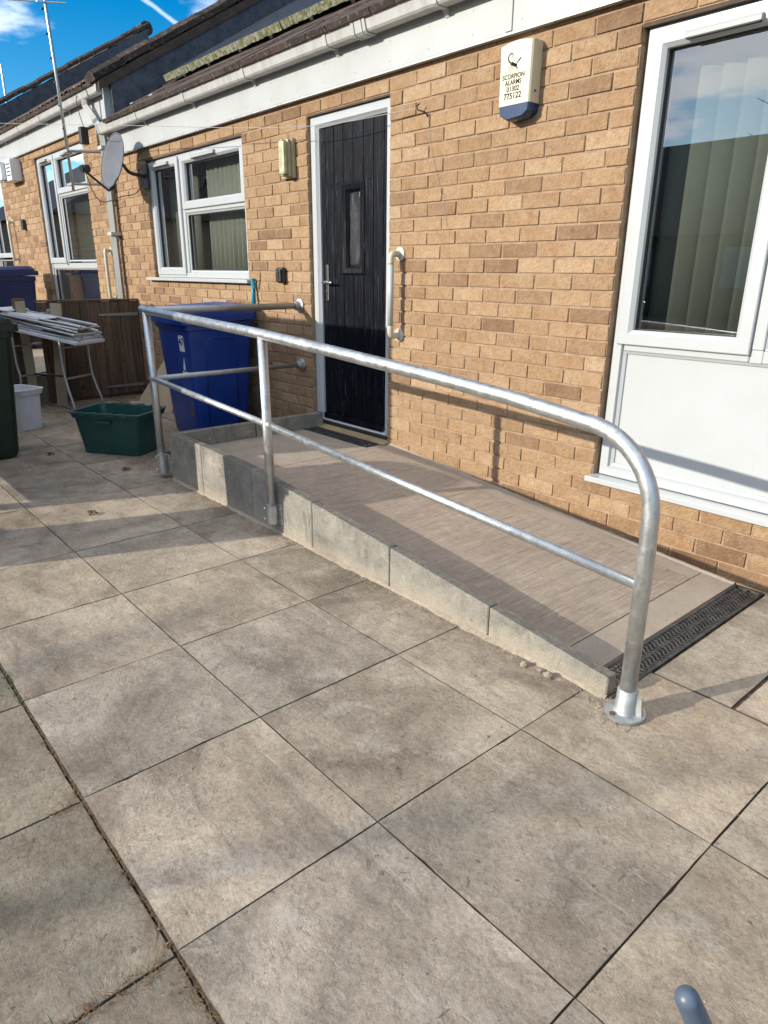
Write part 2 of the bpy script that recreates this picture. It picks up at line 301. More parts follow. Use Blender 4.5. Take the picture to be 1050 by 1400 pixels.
def _door(M, t, b, g):
    gr = noise(t, scaled(t, g, (75, 1, 2.4)), 1, 5, .7, 2.2)
    c = rampnode(t, gr, [(.45, (.003, .0035, .006)), (.57, (.006, .007, .011)), (.72, (.075, .085, .105))])
    L(t, c, b.inputs['Base Color'])
    bp = N(t, 'ShaderNodeBump', i_Strength=.9, i_Distance=.003); L(t, gr, bp.inputs['Height']); L(t, bp.outputs[0], b.inputs['Normal'])
M_door = mat('black_woodgrain', (.02, .02, .025), .42, extra=_door, spec=.09)
M_thresh = mat('threshold_wood', (.40, .30, .15), .7, noise=(6, .3, .7), col2=(.27, .20, .11), bump=(60, .3, .002))
def _tile(M, t, b, g):
    v = per_piece(t); p = g.outputs['Position']
    c = rampnode(t, v, [(0, (.035, .024, .019)), (.5, (.055, .036, .028)), (1, (.08, .052, .04))])
    c = mixf(t, math2(t, 'MULTIPLY', mrange(t, noise(t, p, 22, 6, .7), .55, .62), .75), c, (.20, .155, .115))
    c = mixf(t, math2(t, 'MULTIPLY', mrange(t, noise(t, p, 9, 5, .7), .6, .68), .5), c, (.13, .13, .04))
    L(t, c, b.inputs['Base Color'])
    bp = N(t, 'ShaderNodeBump', i_Strength=.8, i_Distance=.008); L(t, noise(t, p, 60, 5, .7), bp.inputs['Height']); L(t, bp.outputs[0], b.inputs['Normal'])
M_tile = mat('brown_roof_tile', (.12, .08, .06), .85, extra=_tile)
def _tile2(M, t, b, g):
    v = per_piece(t); p = g.outputs['Position']
    c = rampnode(t, v, [(0, (.05, .055, .065)), (1, (.085, .09, .105))])
    c = mixmul(t, c, rampnode(t, noise(t, p, 12, 6, .7), [(.35, (.6, .6, .6)), (.65, (1.3, 1.3, 1.3))]))
    L(t, c, b.inputs['Base Color'])
    bp = N(t, 'ShaderNodeBump', i_Strength=.5, i_Distance=.006); L(t, noise(t, p, 50, 5, .7), bp.inputs['Height']); L(t, bp.outputs[0], b.inputs['Normal'])
M_tile2 = mat('slate_grey_tile', (.07, .075, .09), .55, extra=_tile2)
M_moss = mat('mossy_edge', (.13, .14, .05), .9, noise=(26, .42, .6), col2=(.30, .30, .23), bump=(70, .9, .01))
M_pv = mat('solar_glass', (.05, .055, .075), .12, noise=(3, .3, .7), col2=(.10, .105, .12), spec=.8)
M_alu = mat('aluminium', (.6, .61, .62), .35, .8, noise=(20, .3, .7), col2=(.45, .46, .47))
M_dish = mat('grey_dish', (.085, .095, .115), .75, noise=(7, .3, .7), col2=(.11, .122, .142))
M_bluebin = mat('blue_bin_plastic', (.002, .028, .19), .36, noise=(6, .35, .7), col2=(.006, .045, .26), bump=(90, .15, .002))
M_navybin = mat('navy_bin_plastic', (.008, .014, .07), .4, noise=(6, .35, .7), col2=(.012, .02, .09))
M_greenbin = mat('green_bin_plastic', (.008, .02, .013), .42, noise=(6, .35, .7), col2=(.012, .03, .018), bump=(90, .15, .002))
M_crate = mat('green_crate_plastic', (.009, .055, .052), .42, noise=(9, .35, .7), col2=(.014, .075, .07))
M_whiteplas = mat('white_plastic', (.72, .74, .78), .4, noise=(6, .35, .7), col2=(.62, .64, .67))
M_sticker = mat('white_sticker', (.6, .62, .65), .6)
M_rust = mat('scraped_paint', (.22, .09, .03), .8, noise=(60, .4, .6), col2=(.1, .05, .03))
def _wood(dark):
    def f(M, t, b, g):
        v = per_piece(t); gr = noise(t, scaled(t, g, (30, 30, 1.6)), 1, 5, .65, 1.0)
        c = rampnode(t, gr, [(.35, (.075 * dark, .052 * dark, .038 * dark)), (.65, (.165 * dark, .118 * dark, .085 * dark))])
        c = mixmul(t, c, rampnode(t, v, [(0, (.75, .75, .75)), (1, (1.2, 1.15, 1.1))]))
        c = mixf(t, math2(t, 'MULTIPLY', mrange(t, noise(t, g.outputs['Position'], 11, 2, .3), .68, .72), .8), c, (.03, .018, .012))
        L(t, c, b.inputs['Base Color'])
        bp = N(t, 'ShaderNodeBump', i_Strength=.4, i_Distance=.003); L(t, gr, bp.inputs['Height']); L(t, bp.outputs[0], b.inputs['Normal'])
    return f
M_fence = mat('weathered_fence_wood', (.12, .08, .05), .85, extra=_wood(1.0), spec=.2)
M_board = mat('pale_board', (.42, .34, .24), .8, noise=(5, .3, .7), col2=(.34, .27, .18))
M_lampglass = mat('yellowed_diffuser', (.36, .36, .20), .25, noise=(14, .4, .65), col2=(.52, .52, .38))
M_lampbase = mat('aged_cream_base', (.40, .35, .22), .5, noise=(12, .3, .7), col2=(.3, .26, .16))
M_rusthook = mat('rusty_iron', (.05, .025, .015), .8)
M_line = mat('line_plastic', (.3, .3, .3), .6)
M_chrome = mat('satin_handle', (.5, .48, .42), .25, 1.0)
M_teal = mat('teal_handle', (.01, .2, .3), .4)
M_bluegrey = mat('blue_grey_plastic', (.05, .072, .10), .4, noise=(9, .3, .7), col2=(.085, .12, .165))
M_grass = mat('grass_blade', (.07, .12, .02), .7, noise=(40, .3, .7), col2=(.16, .17, .05))
M_dry = mat('dry_stalk', (.22, .14, .07), .9, noise=(40, .3, .7), col2=(.12, .07, .035))
M_stone = mat('rubble', (.38, .32, .245), .95, noise=(50, .3, .7), col2=(.25, .205, .155), bump=(150, .6, .004))
M_leaf = mat('dead_leaf', (.07, .04, .02), .9, noise=(60, .3, .7), col2=(.13, .08, .04))
M_bark = mat('bark', (.1, .075, .055), .95, noise=(20, .3, .7), col2=(.16, .12, .09))
M_far = mat('far_roof', (.11, .08, .065), .9, noise=(2, .3, .7), col2=(.07, .055, .05))

# ------------------------------------------------------------------ helpers
def link(name, me, material=None, parent=None, smooth=False, loc=None):
    o = bpy.data.objects.new(name, me); COL.objects.link(o)
    if material is not None and len(me.materials) == 0: me.materials.append(material)
    if smooth:
        for p in me.polygons: p.use_smooth = True
    if loc is not None: o.location = loc
    if parent is not None: o.parent = parent
    return o
def obj(name, bm, material, parent=None, smooth=False, auto=None):
    me = bpy.data.meshes.new(name)
    bmesh.ops.recalc_face_normals(bm, faces=bm.faces)
    bm.to_mesh(me); bm.free()
    o = link(name, me, material, parent, smooth or auto is not None)
    if auto is not None:
        try: me.set_sharp_from_angle(angle=math.radians(auto))
        except Exception: pass
    return o
def thing(name, label, cat, loc=(0, 0, 0), rz=0, group=None):
    o = bpy.data.objects.new(name, None); COL.objects.link(o); o.empty_display_size = .1
    o.location = loc; o.rotation_euler = (0, 0, rz); o['label'] = label; o['category'] = cat
    if group: o['group'] = group
    return o
def tag(o, label, cat, group=None):
    o['label'] = label; o['category'] = cat
    if group: o['group'] = group
    return o
def box(bm, x0, x1, y0, y1, z0, z1, bev=0.0, mtx=None, taper=None):
    r = bmesh.ops.create_cube(bm, size=1.0); vs = r['verts']
    for v in vs:
        v.co = Vector(((x0 + x1) / 2 + v.co.x * (x1 - x0), (y0 + y1) / 2 + v.co.y * (y1 - y0), (z0 + z1) / 2 + v.co.z * (z1 - z0)))
    if bev:
        es = list({e for v in vs for e in v.link_edges})
        rr = bmesh.ops.bevel(bm, geom=es, offset=bev, segments=2 if bev > .004 else 1, affect='EDGES', profile=.6)
        vs = list({v for f in rr['faces'] for v in f.verts} | {v for v in vs if v.is_valid})
    if mtx is not None:
        for v in vs: v.co = mtx @ v.co
    return vs
def B(*a, **k):
    bm = bmesh.new(); box(bm, *a, **k); return bm
def tube(bm, pts, r, seg=16, cap=True):
    pts = [Vector(p) for p in pts]; n = len(pts); rings = []
    rr = r if isinstance(r, (list, tuple)) else [r] * n
    t0 = (pts[1] - pts[0]).normalized(); ref = Vector((0, 0, 1)) if abs(t0.z) < .9 else Vector((1, 0, 0))
    u = t0.cross(ref).normalized()
    for i in range(n):
        if i == 0: t = pts[1] - pts[0]
        elif i == n - 1: t = pts[-1] - pts[-2]
        else: t = (pts[i + 1] - pts[i]).normalized() + (pts[i] - pts[i - 1]).normalized()
        t.normalize(); u = (u - t * u.dot(t)).normalized(); v = t.cross(u)
        rings.append([bm.verts.new(pts[i] + (u * math.cos(a) + v * math.sin(a)) * rr[i]) for a in (2 * math.pi * k / seg for k in range(seg))])
    for i in range(n - 1):
        for k in range(seg):
            bm.faces.new((rings[i][k], rings[i][(k + 1) % seg], rings[i + 1][(k + 1) % seg], rings[i + 1][k]))
    if cap:
        bm.faces.new(rings[0][::-1]); bm.faces.new(rings[-1])
def T(pts, r, seg=16, cap=True):
    bm = bmesh.new(); tube(bm, pts, r, seg, cap); return bm
def smoothpath(P, n=8):
    P = [Vector(p) for p in P]; out = []
    for i in range(len(P) - 1):
        a = P[i - 1] if i else P[i] * 2 - P[i + 1]; b = P[i]; c = P[i + 1]; d = P[i + 2] if i + 2 < len(P) else P[i + 1] * 2 - P[i]
        for k in range(n):
            t = k / n
            out.append(.5 * ((2 * b) + (c - a) * t + (2 * a - 5 * b + 4 * c - d) * t * t + (-a + 3 * b - 3 * c + d) * t ** 3))
    out.append(P[-1]); return out
def ring(x0, x1, z0, z1, prof, bm=None):
    """mitred rectangular frame; prof = list of (inset, y)"""
    bm = bm or bmesh.new(); loops = []
    for ins, y in prof:
        loops.append([bm.verts.new(c) for c in ((x0 + ins, y, z0 + ins), (x1 - ins, y, z0 + ins), (x1 - ins, y, z1 - ins), (x0 + ins, y, z1 - ins))])
    for a, b in zip(loops, loops[1:] + loops[:1]):
        for k in range(4):
            bm.faces.new((a[k], a[(k + 1) % 4], b[(k + 1) % 4], b[k]))
    return bm
def prism(bm, pts, axis, a, b):
    """extrude a 2-D polygon along an axis; pts are the other two coordinates in order"""
    def mk(p, t):
        return {'x': (t, p[0], p[1]), 'y': (p[0], t, p[1]), 'z': (p[0], p[1], t)}[axis]
    v0 = [bm.verts.new(mk(p, a)) for p in pts]; v1 = [bm.verts.new(mk(p, b)) for p in pts]
    n = len(pts)
    for k in range(n): bm.faces.new((v0[k], v0[(k + 1) % n], v1[(k + 1) % n], v1[k]))
    bm.faces.new(v0[::-1]); bm.faces.new(v1)
def text(name, s, size, mtx, material, parent, ext=.0006, align='CENTER', sx=1.0):
    c = bpy.data.curves.new(name, 'FONT'); c.body = s; c.size = size; c.extrude = ext; c.align_x = align; c.align_y = 'CENTER'; c.offset = size * .016
    tmp = bpy.data.objects.new('tmp', c); COL.objects.link(tmp)
    dg = bpy.context.evaluated_depsgraph_get(); dg.update()
    me = bpy.data.meshes.new_from_object(tmp.evaluated_get(dg)); bpy.data.objects.remove(tmp)
    me.transform(Matrix.Diagonal((sx, 1, 1, 1))); me.transform(mtx); me.name = name
    return link(name, me, material, parent)
WALLTXT = Matrix(((1, 0, 0, 0), (0, 0, -1, 0), (0, 1, 0, 0), (0, 0, 0, 1)))   # local xy -> world xz, facing -y
def copy_tree(o, parent=None):
    c = o.copy(); COL.objects.link(c); c.parent = parent
    for ch in list(o.children): copy_tree(ch, c)
    return c
def visible(x, y, z, mg=30):
    d = Vector((x, y, z)) - CP; dz = d.dot(FW)
    if dz < .1: return False
    u = 525 + 936.7 * d.dot(RT) / dz; v = 700 - 936.7 * d.dot(UP) / dz
    return -mg < u < 1050 + mg and -mg < v < 1400 + mg
def add_rnd(me, vals):
    a = me.attributes.new('rnd', 'FLOAT', 'FACE')
    a.data.foreach_set('value', vals)

# ------------------------------------------------------------------ ground, patio
g = obj('ground', B(-60, 60, -40, 60, -1.0, -.045), M_soil); g['kind'] = 'structure'
bm = bmesh.new(); box(bm, -9, 6, -2.618, .0, -.044, -.007); box(bm, -9, 6, -5.2, -2.6185, -.044, -.0185)
patio = obj('patio', bm, M_soil); patio['kind'] = 'structure'
def slab_mesh(w, d, seed, t=.035):
    """worn slab with slightly wandering, chipped edges"""
    rr = random.Random(seed); bm = bmesh.new(); nseg = 14
    def edge(ax, ay, bx, by):
        pts = []
        L_ = math.hypot(bx - ax, by - ay); nx, ny = (by - ay) / L_, -(bx - ax) / L_
        for i in range(nseg):
            s = i / nseg; j = 0 if i == 0 else abs(rr.gauss(0, .0006)) + (.004 * rr.random() if rr.random() < .05 else 0)
            pts.append((ax + (bx - ax) * s - nx * j, ay + (by - ay) * s - ny * j))
        return pts
    x, y = w / 2, d / 2
    P = edge(-x, -y, x, -y) + edge(x, -y, x, y) + edge(x, y, -x, y) + edge(-x, y, -x, -y)
    # tilt comes from the object; crowned by a millimetre towards the edge
    c = .0008
    top = [bm.verts.new((p[0] * (1 - c * 2 / w), p[1] * (1 - c * 2 / d), 0)) for p in P]
    mid = [bm.verts.new((p[0], p[1], -.001)) for p in P]; bot = [bm.verts.new((p[0], p[1], -t)) for p in P]
    n = len(P)
    for k in range(n):
        bm.faces.new((top[k], top[(k + 1) % n], mid[(k + 1) % n], mid[k])[::-1]); bm.faces.new((mid[k], mid[(k + 1) % n], bot[(k + 1) % n], bot[k])[::-1])
    bm.faces.new(top)
    me = bpy.data.meshes.new('paving_slab'); bm.to_mesh(me); bm.free(); return me
def slab(x0, x1, y0, y1, z=0, material=None, gap=.006, seed=0):
    me = slab_mesh(x1 - x0 - gap, y1 - y0 - gap, seed)
    o = link('paving_slab', me, material or M_slab, patio, loc=((x0 + x1) / 2, (y0 + y1) / 2, z + R.uniform(-.0008, .0008)))
    o.rotation_euler = (R.gauss(0, .001), R.gauss(0, .001), R.gauss(0, .0018))
    return o
XL = [-6.3, -5.6, -4.9, -4.2, -3.55, -2.85, -2.15, -1.45, -.72, .105, .702, 1.257, 1.808, 2.363, 2.936, 3.5, 4.07, 4.64]
sd = 0
for i in range(len(XL) - 1):
    for (ya, yb, zz_) in ((-5.0, -4.3, -.012), (-4.3, -3.74, -.012), (-3.74, -3.175, -.011), (-3.175, -2.615, -.010), (-2.615, -2.09, 0), (-2.09, -1.528, 0), (-1.528, -.94, 0)):
        sd += 1
        if yb == -.94 and XL[i] > 4: continue
        far = ya < -2.7
        g_ = .0026 if not far else .0045
        y0, y1 = ya, yb
        if far: y1 = yb - (.005 if yb > -2.7 else 0)
        slab(XL[i], XL[i + 1], y0, y1, zz_, M_slab2 if far else M_slab, g_, sd)
# slabs between the ramp end and the wall, joints out of line with the rest
for (x0, x1) in ((2.46, 2.725), (2.73, 3.3), (3.3, 3.86), (3.86, 4.43)):
    for (ya, yb) in ((-.936, -.665 + .0), (-.665, -.09)) if x0 == 2.73 else ((-.936, -.37), (-.37, -.0)):
        sd += 1
        if x0 == 2.46:
            continue
        slab(x0, x1, ya, yb, 0, M_slab, .008, sd)
sd += 1; slab(2.46, 2.725, -.936, -.0, 0, M_slab, .006, sd)
slab(2.73, 3.3, -.09, -.0, -.002, M_slab, .006, sd + 1)
for (x0, x1) in [(XL[k], XL[k + 1]) for k in range(0, 8)]:
    for (ya, yb) in ((-.936, -.4), (-.4, -.0)):
        sd += 1
        if x1 < -.8: slab(x0, x1, ya, yb, 0, M_slab, .008, sd)

# ------------------------------------------------------------------ walls
def wall_mesh(x0, x1, z0, z1, holes, y0, y1):
    xs = sorted({x0, x1} | {h[0] for h in holes} | {h[1] for h in holes}); zs = sorted({z0, z1} | {h[2] for h in holes} | {h[3] for h in holes})
    xs = [x for x in xs if x0 <= x <= x1]; zs = [z for z in zs if z0 <= z <= z1]
    def solid(i, k):
        if i < 0 or k < 0 or i >= len(xs) - 1 or k >= len(zs) - 1: return False
        cx, cz = (xs[i] + xs[i + 1]) / 2, (zs[k] + zs[k + 1]) / 2
        return not any(h[0] < cx < h[1] and h[2] < cz < h[3] for h in holes)
    bm = bmesh.new()
    def q(*c): bm.faces.new([bm.verts.new(p) for p in c])
    for i in range(len(xs) - 1):
        for k in range(len(zs) - 1):
            if not solid(i, k): continue
            a, b, c, d = xs[i], xs[i + 1], zs[k], zs[k + 1]
            q((a, y0, c), (b, y0, c), (b, y0, d), (a, y0, d)); q((a, y1, c), (a, y1, d), (b, y1, d), (b, y1, c))
            if not solid(i - 1, k): q((a, y0, c), (a, y0, d), (a, y1, d), (a, y1, c))
            if not solid(i + 1, k): q((b, y0, c), (b, y1, c), (b, y1, d), (b, y0, d))
            if not solid(i, k - 1): q((a, y0, c), (a, y1, c), (b, y1, c), (b, y0, c))
            if not solid(i, k + 1): q((a, y0, d), (b, y0, d), (b, y1, d), (a, y1, d))
    return bm
BV = []   # shared brick meshes, full brick 0.215 x 0.065
def brick_data(w, seed, h=.065, dep=.05):
    rr = random.Random(seed); j = lambda s: rr.uniform(-s, s)
    xs = (0, w); vs = []; fs = []
    # back ring (in the mortar), shoulder ring, face ring
    for ins, y in ((0, dep), (0, .0022), (.0028, -.001 + j(.0012))):
        for (x, z) in ((ins, ins), (w - ins, ins), (w - ins, h - ins), (ins, h - ins)):
            vs.append((x + j(.0022), y + (j(.0014) if y < .01 else 0), z + j(.0018)))
    for a, b in ((0, 4), (4, 8)):
        for k in range(4): fs.append((a + k, a + (k + 1) % 4, b + (k + 1) % 4, b + k))
    fs.append((8, 9, 10, 11)); return vs, fs
def brick_mesh(w, seed):
    vs, fs = brick_data(w, seed); me = bpy.data.meshes.new('brick'); me.from_pydata(vs, [], fs); me.materials.append(M_brick); return me
BC = {}
def get_brick(w):
    key = (round(w, 3), R.randrange(5))
    if key not in BC: BC[key] = brick_mesh(key[0], hash(key) & 0xffff)
    return BC[key]
HEAD = 2.256
def lay_bricks(xa, xb, z0, z1, holes, anchor, head, zmin_course=0):
    """list of (x, z, w) for stretcher bond; anchor: function(xmid) -> grid origin x"""
    out = []
    k = int(math.floor((head - z0) / .075)) + 1
    zt = head
    rows = []
    c = 0
    while head - .075 * (c + 1) > z0 - .07: rows.append((head - .075 * (c + 1) + .005, c)); c += 1
    c = -1
    while head + .075 * (-c - 1) < z1: rows.append((head + .075 * (-c - 1) + .005, c)); c -= 1
    for z, c in rows:
        segs = [(xa, xb)]
        for h in holes:
            if h[2] < z + .0325 < h[3]:
                ns = []
                for s in segs:
                    if h[1] <= s[0] or h[0] >= s[1]: ns.append(s); continue
                    if s[0] < h[0]: ns.append((s[0], h[0]))
                    if s[1] > h[1]: ns.append((h[1], s[1]))
                segs = ns
        for a, b in segs:
            o = anchor(a, b); off = (.1125 if c % 2 == 0 else 0)
            i0 = int(math.floor((a - o - off) / .225)) - 1
            for i in range(i0, i0 + int((b - a) / .225) + 4):
                s, e = o + off + i * .225 + (0 if True else 0), o + off + i * .225 + .215
                s, e = max(s, a), min(e, b)
                if e - s > .025: out.append((s, z, e - s, c))
    return out
def build_wall(house, xa, xb, z0, z1, holes, anchor, head, nmax, proj=True):
    wl = obj('wall', wall_mesh(xa, xb, z0, z1, holes, .0052, .27), M_mortar, house)
    L_ = [b for b in lay_bricks(xa, xb, z0, z1, holes, anchor, head)]
    def key(b): return ((b[0] + b[2] / 2 - CP.x) ** 2 + CP.y ** 2 + (b[1] - CP.z) ** 2) + (0 if b[2] > .15 else 1.2)
    vis = [b for b in L_ if visible(b[0] + b[2] / 2, 0, b[1] + .03)]; rest0 = [b for b in L_ if not visible(b[0] + b[2] / 2, 0, b[1] + .03)]
    vis.sort(key=key); ind, rest = vis[:nmax], vis[nmax:] + rest0
    for (x, z, w_, c) in ind:
        o = link('brick', get_brick(w_), None, wl, loc=(x, R.uniform(-.0015, .001), z))
    vs, fs, rv = [], [], []
    for (x, z, w_, c) in rest:
        v, f = brick_data(w_, R.random()); n = len(vs); dy = R.uniform(-.0015, .001); r = R.random()
        vs += [(a + x, b + dy, d + z) for a, b, d in v]; fs += [tuple(i + n for i in q) for q in f]; rv += [r] * len(f)
    if vs:
        me = bpy.data.meshes.new('brickwork'); me.from_pydata(vs, [], fs); add_rnd(me, rv)
        o = link('brickwork', me, M_brick, wl); o['kind'] = 'stuff'
    return wl

H1 = thing('brick_bungalow', 'buff brick bungalow with black front door, white windows and white gutter behind the ramp', 'house', (-.4, 4, 0))
H1c = Matrix.Translation((.4, -4, 0))
def under(o_parent_loc):
    pass
# children are modelled in world coordinates: keep the empties at the origin of modelling space
H1.location = (0, 0, 0)
holesH1 = [(-.845, 0, .15, HEAD), (-3.49, -1.69, 1.20, HEAD), (1.568, 2.92, .305, HEAD)]
def anc1(a, b):
    if abs(a) < .001 or a > 0: return 0.0
    if abs(b + .845) < .01: return -.845 - .225 * 4 + .01
    if abs(b + 3.49) < .01: return -3.49 + .01 - .225 * 10
    return 0.0
wall1 = build_wall(H1, -4.32, 4.6, -.04, 2.40, holesH1, anc1, HEAD, 300)
# rear and sides, so the rooms are dark
obj('side_wall', B(-4.32, -4.2, .28, 8, -.04, 2.4), M_mortar, H1); obj('side_wall', B(4.48, 4.6, .28, 8, -.04, 2.4), M_mortar, H1)
obj('rear_wall', B(-4.3, 4.5, 8.01, 8.2, -.04, 2.4), M_mortar, H1)
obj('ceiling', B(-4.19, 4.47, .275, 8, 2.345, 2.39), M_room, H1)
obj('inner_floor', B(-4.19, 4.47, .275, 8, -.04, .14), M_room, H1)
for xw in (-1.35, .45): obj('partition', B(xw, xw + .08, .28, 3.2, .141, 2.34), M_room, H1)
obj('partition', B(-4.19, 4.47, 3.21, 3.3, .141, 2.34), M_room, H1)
# dark lintel / damp-course strips seen over the openings, sealant beside the frames
obj('lintel', B(-3.56, -1.62, .006, .1, HEAD - .012, HEAD - .001), M_darkreveal, H1)
obj('lintel', B(1.53, 2.95, .006, .1, HEAD - .014, HEAD - .001), M_darkreveal, H1)
obj('lintel', B(-.86, .02, .006, .1, HEAD - .010, HEAD - .001), M_darkreveal, H1)

# ------------------------------------------------------------------ windows
FR = [(0, .12), (0, .035), (.006, .03), (.044, .03), (.052, .046), (.052, .12)]
def window(house, x0, x1, z0, z1, bars, sashes, sill, blinds, label, panel=None, dy=0):
    W = obj('window', ring(x0, x1, z0, z1, FR), M_upvc, house, auto=30)
    if label: W['label'] = label
    bm = bmesh.new()
    for b in bars: box(bm, b[0], b[1], .036, .115, b[2], b[3], .004)
    if bars: obj('mullion', bm, M_upvc, W)
    for (a, b, c, d, kind) in sashes:
        if kind == 'o':   # opening sash: stands proud, with a bead and dark gasket
            obj('sash', ring(a, b, c, d, [(0, .11), (0, .022), (.004, .018), (.05, .018), (.062, .03), (.066, .034), (.066, .11)]), M_upvc, W, auto=30)
            ins = .066
        else:
            obj('glazing_bead', ring(a, b, c, d, [(0, .11), (0, .045), (.016, .054), (.018, .06), (.018, .11)]), M_upvc, W, auto=30)
            ins = .018
        obj('gasket', ring(a + ins - .002, b - ins + .002, c + ins - .002, d - ins + .002, [(0, .07), (0, .052), (.007, .056), (.007, .07)]), M_gasket, W)
        obj('pane', B(a + ins - .001, b - ins + .001, .066, .0665, c + ins - .001, d - ins + .001), M_glass, W)
    if sill: obj('sill', B(sill[0], sill[1], -.052, .034, sill[2] - .028, sill[2], .004), M_upvc, W)
    return W
def vent(W, x0, x1, z):
    bm = bmesh.new(); prism(bm, [(.0155, z - .012), (-.004, z - .012), (-.006, z + .004), (.006, z + .014), (.0155, z + .014)], 'x', x0, x1)
    obj('trickle_vent', bm, M_upvc, W)
    obj('vent_slot', B(x0 + .004, x1 - .004, -.0025, .0154, z - .0165, z - .0125), M_gasket, W)
# right-hand window with panel below
W1 = window(H1, 1.583, 2.905, .335, 2.243, [(2.205, 2.255, .996, 2.19), (1.636, 2.204, .945, .995), (2.256, 2.852, .945, .995)],
            [(1.606, 2.206, .975, 2.222, 'o'), (2.256, 2.853, .996, 2.19, 'f')], (1.555, 2.95, .334), None, 'tall white window with white lower panel')
vent(W1, 1.76, 2.05, 2.178)
bm = ring(1.634, 2.854, .386, .946, [(0, .11), (0, .042), (.014, .05), (.016, .06), (.016, .11)])
obj('glazing_bead', bm, M_upvc, W1, auto=30)
obj('lower_panel', B(1.649, 2.839, .058, .08, .401, .931), M_upvc, W1)
obj('mullion', B(2.2065, 2.2555, .037, .114, .944, .9955, .002), M_upvc, W1)
# middle window
W2 = window(H1, -3.475, -1.705, 1.22, 2.246, [(-2.862, -2.80, 1.27, 2.2), (-2.80, -1.752, 1.765, 1.815)],
            [(-3.455, -2.85, 1.245, 2.226, 'o'), (-2.812, -1.722, 1.795, 2.226, 'o'), (-2.80, -1.753, 1.27, 1.765, 'f')], (-3.6, -1.64, 1.219), None, 'three light white window with sill')
vent(W2, -3.3, -3.02, 2.19); vent(W2, -2.55, -2.15, 2.19)
def blind(x0, x1, z0, z1, y, ang, label, pitch=.1, gaps=(), fabric=None):
    b = thing('vertical_blind', label, 'blind', ((x0 + x1) / 2, y, z1), group=None)
    bm = bmesh.new(); box(bm, x0 - (x0 + x1) / 2, x1 - (x0 + x1) / 2, -.02, .02, 0, .03); obj('head_rail', bm, M_upvc, b)
    me = None; n = int((x1 - x0) / pitch)
    h = z1 - z0
    bm = bmesh.new(); k = 6; vs = []
    for i in range(k + 1):
        s = (i / k - .5) * .105; c = .008 * math.cos(math.pi * (i / k - .5)) 
        vs.append([bm.verts.new((s, -c + o_, zz2)) for zz2 in (-h, -.005) for o_ in (0, .0015)])
    for i in range(k):
        a, b_ = vs[i], vs[i + 1]
        bm.faces.new((a[0], b_[0], b_[2], a[2])); bm.faces.new((a[1], a[3], b_[3], b_[1]))
        bm.faces.new((a[0], a[1], b_[1], b_[0])); bm.faces.new((a[2], b_[2], b_[3], a[3]))
    bm.faces.new((vs[0][0], vs[0][2], vs[0][3], vs[0][1])); bm.faces.new((vs[-1][0], vs[-1][1], vs[-1][3], vs[-1][2]))
    bmesh.ops.recalc_face_normals(bm, faces=bm.faces)
    me = bpy.data.meshes.new('slat'); bm.to_mesh(me); bm.free(); me.materials.append(fabric or M_blind)
    for i in range(n):
        x = x0 + pitch * (i + .5)
        if any(g0 < x < g1 for g0, g1 in gaps): continue
        o = link('slat', me, None, b, smooth=True, loc=(x - (x0 + x1) / 2, 0, 0)); o.rotation_euler = (0, 0, math.radians(ang + R.uniform(-4, 4)))
    return b
blind(1.66, 2.85, 1.0, 2.2, .2, 22, 'grey green vertical blind behind the tall window beside the ramp', .094, fabric=M_blind2)
blind(-3.42, -2.9, 1.25, 2.2, .22, 34, 'vertical blind half open behind the narrow left light of the middle window', .085)
blind(-2.62, -1.75, 1.25, 2.2, .2, 26, 'pale vertical blind drawn behind the wide right light of the middle window', .078)

# ------------------------------------------------------------------ front door
D = obj('front_door', ring(-.838, -.004, .19, 2.246, [(0, .12), (0, .03), (.004, .026), (.05, .026), (.062, .04), (.07, .045), (.07, .12)]), M_upvc, H1, auto=30)
D['label'] = 'black woodgrain front door in a white frame'
# leaf: a backing with boards between V grooves, cut around the glazed light
gx0, gx1, gz0, gz1 = -.535, -.30, 1.265, 1.83
lx0, lx1, lz0, lz1 = -.766, -.076, .245, 2.174
obj('leaf_core', B(lx0, gx0, .062, .1, lz0, lz1), M_door, D); obj('leaf_core', B(gx1, lx1, .062, .1, lz0, lz1), M_door, D)
obj('leaf_core', B(gx0, gx1, .062, .1, lz0, gz0), M_door, D); obj('leaf_core', B(gx0, gx1, .062, .1, gz1, lz1), M_door, D)
xs = [lx0, -.716, -.62, -.5215, -.4175, -.3135, -.215, -.116, lx1]
for a, b in zip(xs, xs[1:]):
    spans = [(lz0, lz1)]
    if b > gx0 and a < gx1: spans = [(lz0, gz0), (gz1, lz1)] if (a > gx0 - .02 and b < gx1 + .02) else [(lz0, lz1)]
    a2, b2 = a, b
    for (c, d) in spans:
        if spans[0][1] == lz1 and a < gx0 < b:
            obj('board', B(a + .002, b - .002, .055, .0619, lz0, gz0, .0015), M_door, D); obj('board', B(a + .002, b - .002, .055, .0619, gz1, lz1, .0015), M_door, D)
            obj('board', B(a + .002, gx0, .055, .0619, gz0 + .001, gz1 - .001), M_door, D)
        elif spans[0][1] == lz1 and a < gx1 < b:
            obj('board', B(a + .002, b - .002, .055, .0619, lz0, gz0, .0015), M_door, D); obj('board', B(a + .002, b - .002, .055, .0619, gz1, lz1, .0015), M_door, D)
            obj('board', B(gx1, b - .002, .055, .0619, gz0 + .001, gz1 - .001), M_door, D)
        else:
            obj('board', B(a + .002, b - .002, .055, .0619, c, d, .0015), M_door, D)
obj('glass_surround', ring(gx0, gx1, gz0, gz1, [(0, .09), (0, .05), (.012, .042), (.04, .05), (.056, .068), (.060, .09)]), M_door, D, auto=30)
obj('obscure_glass', B(gx0 + .058, gx1 - .058, .072, .078, gz0 + .058, gz1 - .058), M_obscure, D)
obj('weather_bar', B(lx0 + .01, lx1 - .01, .03, .062, .252, .29, .006), M_door, D)
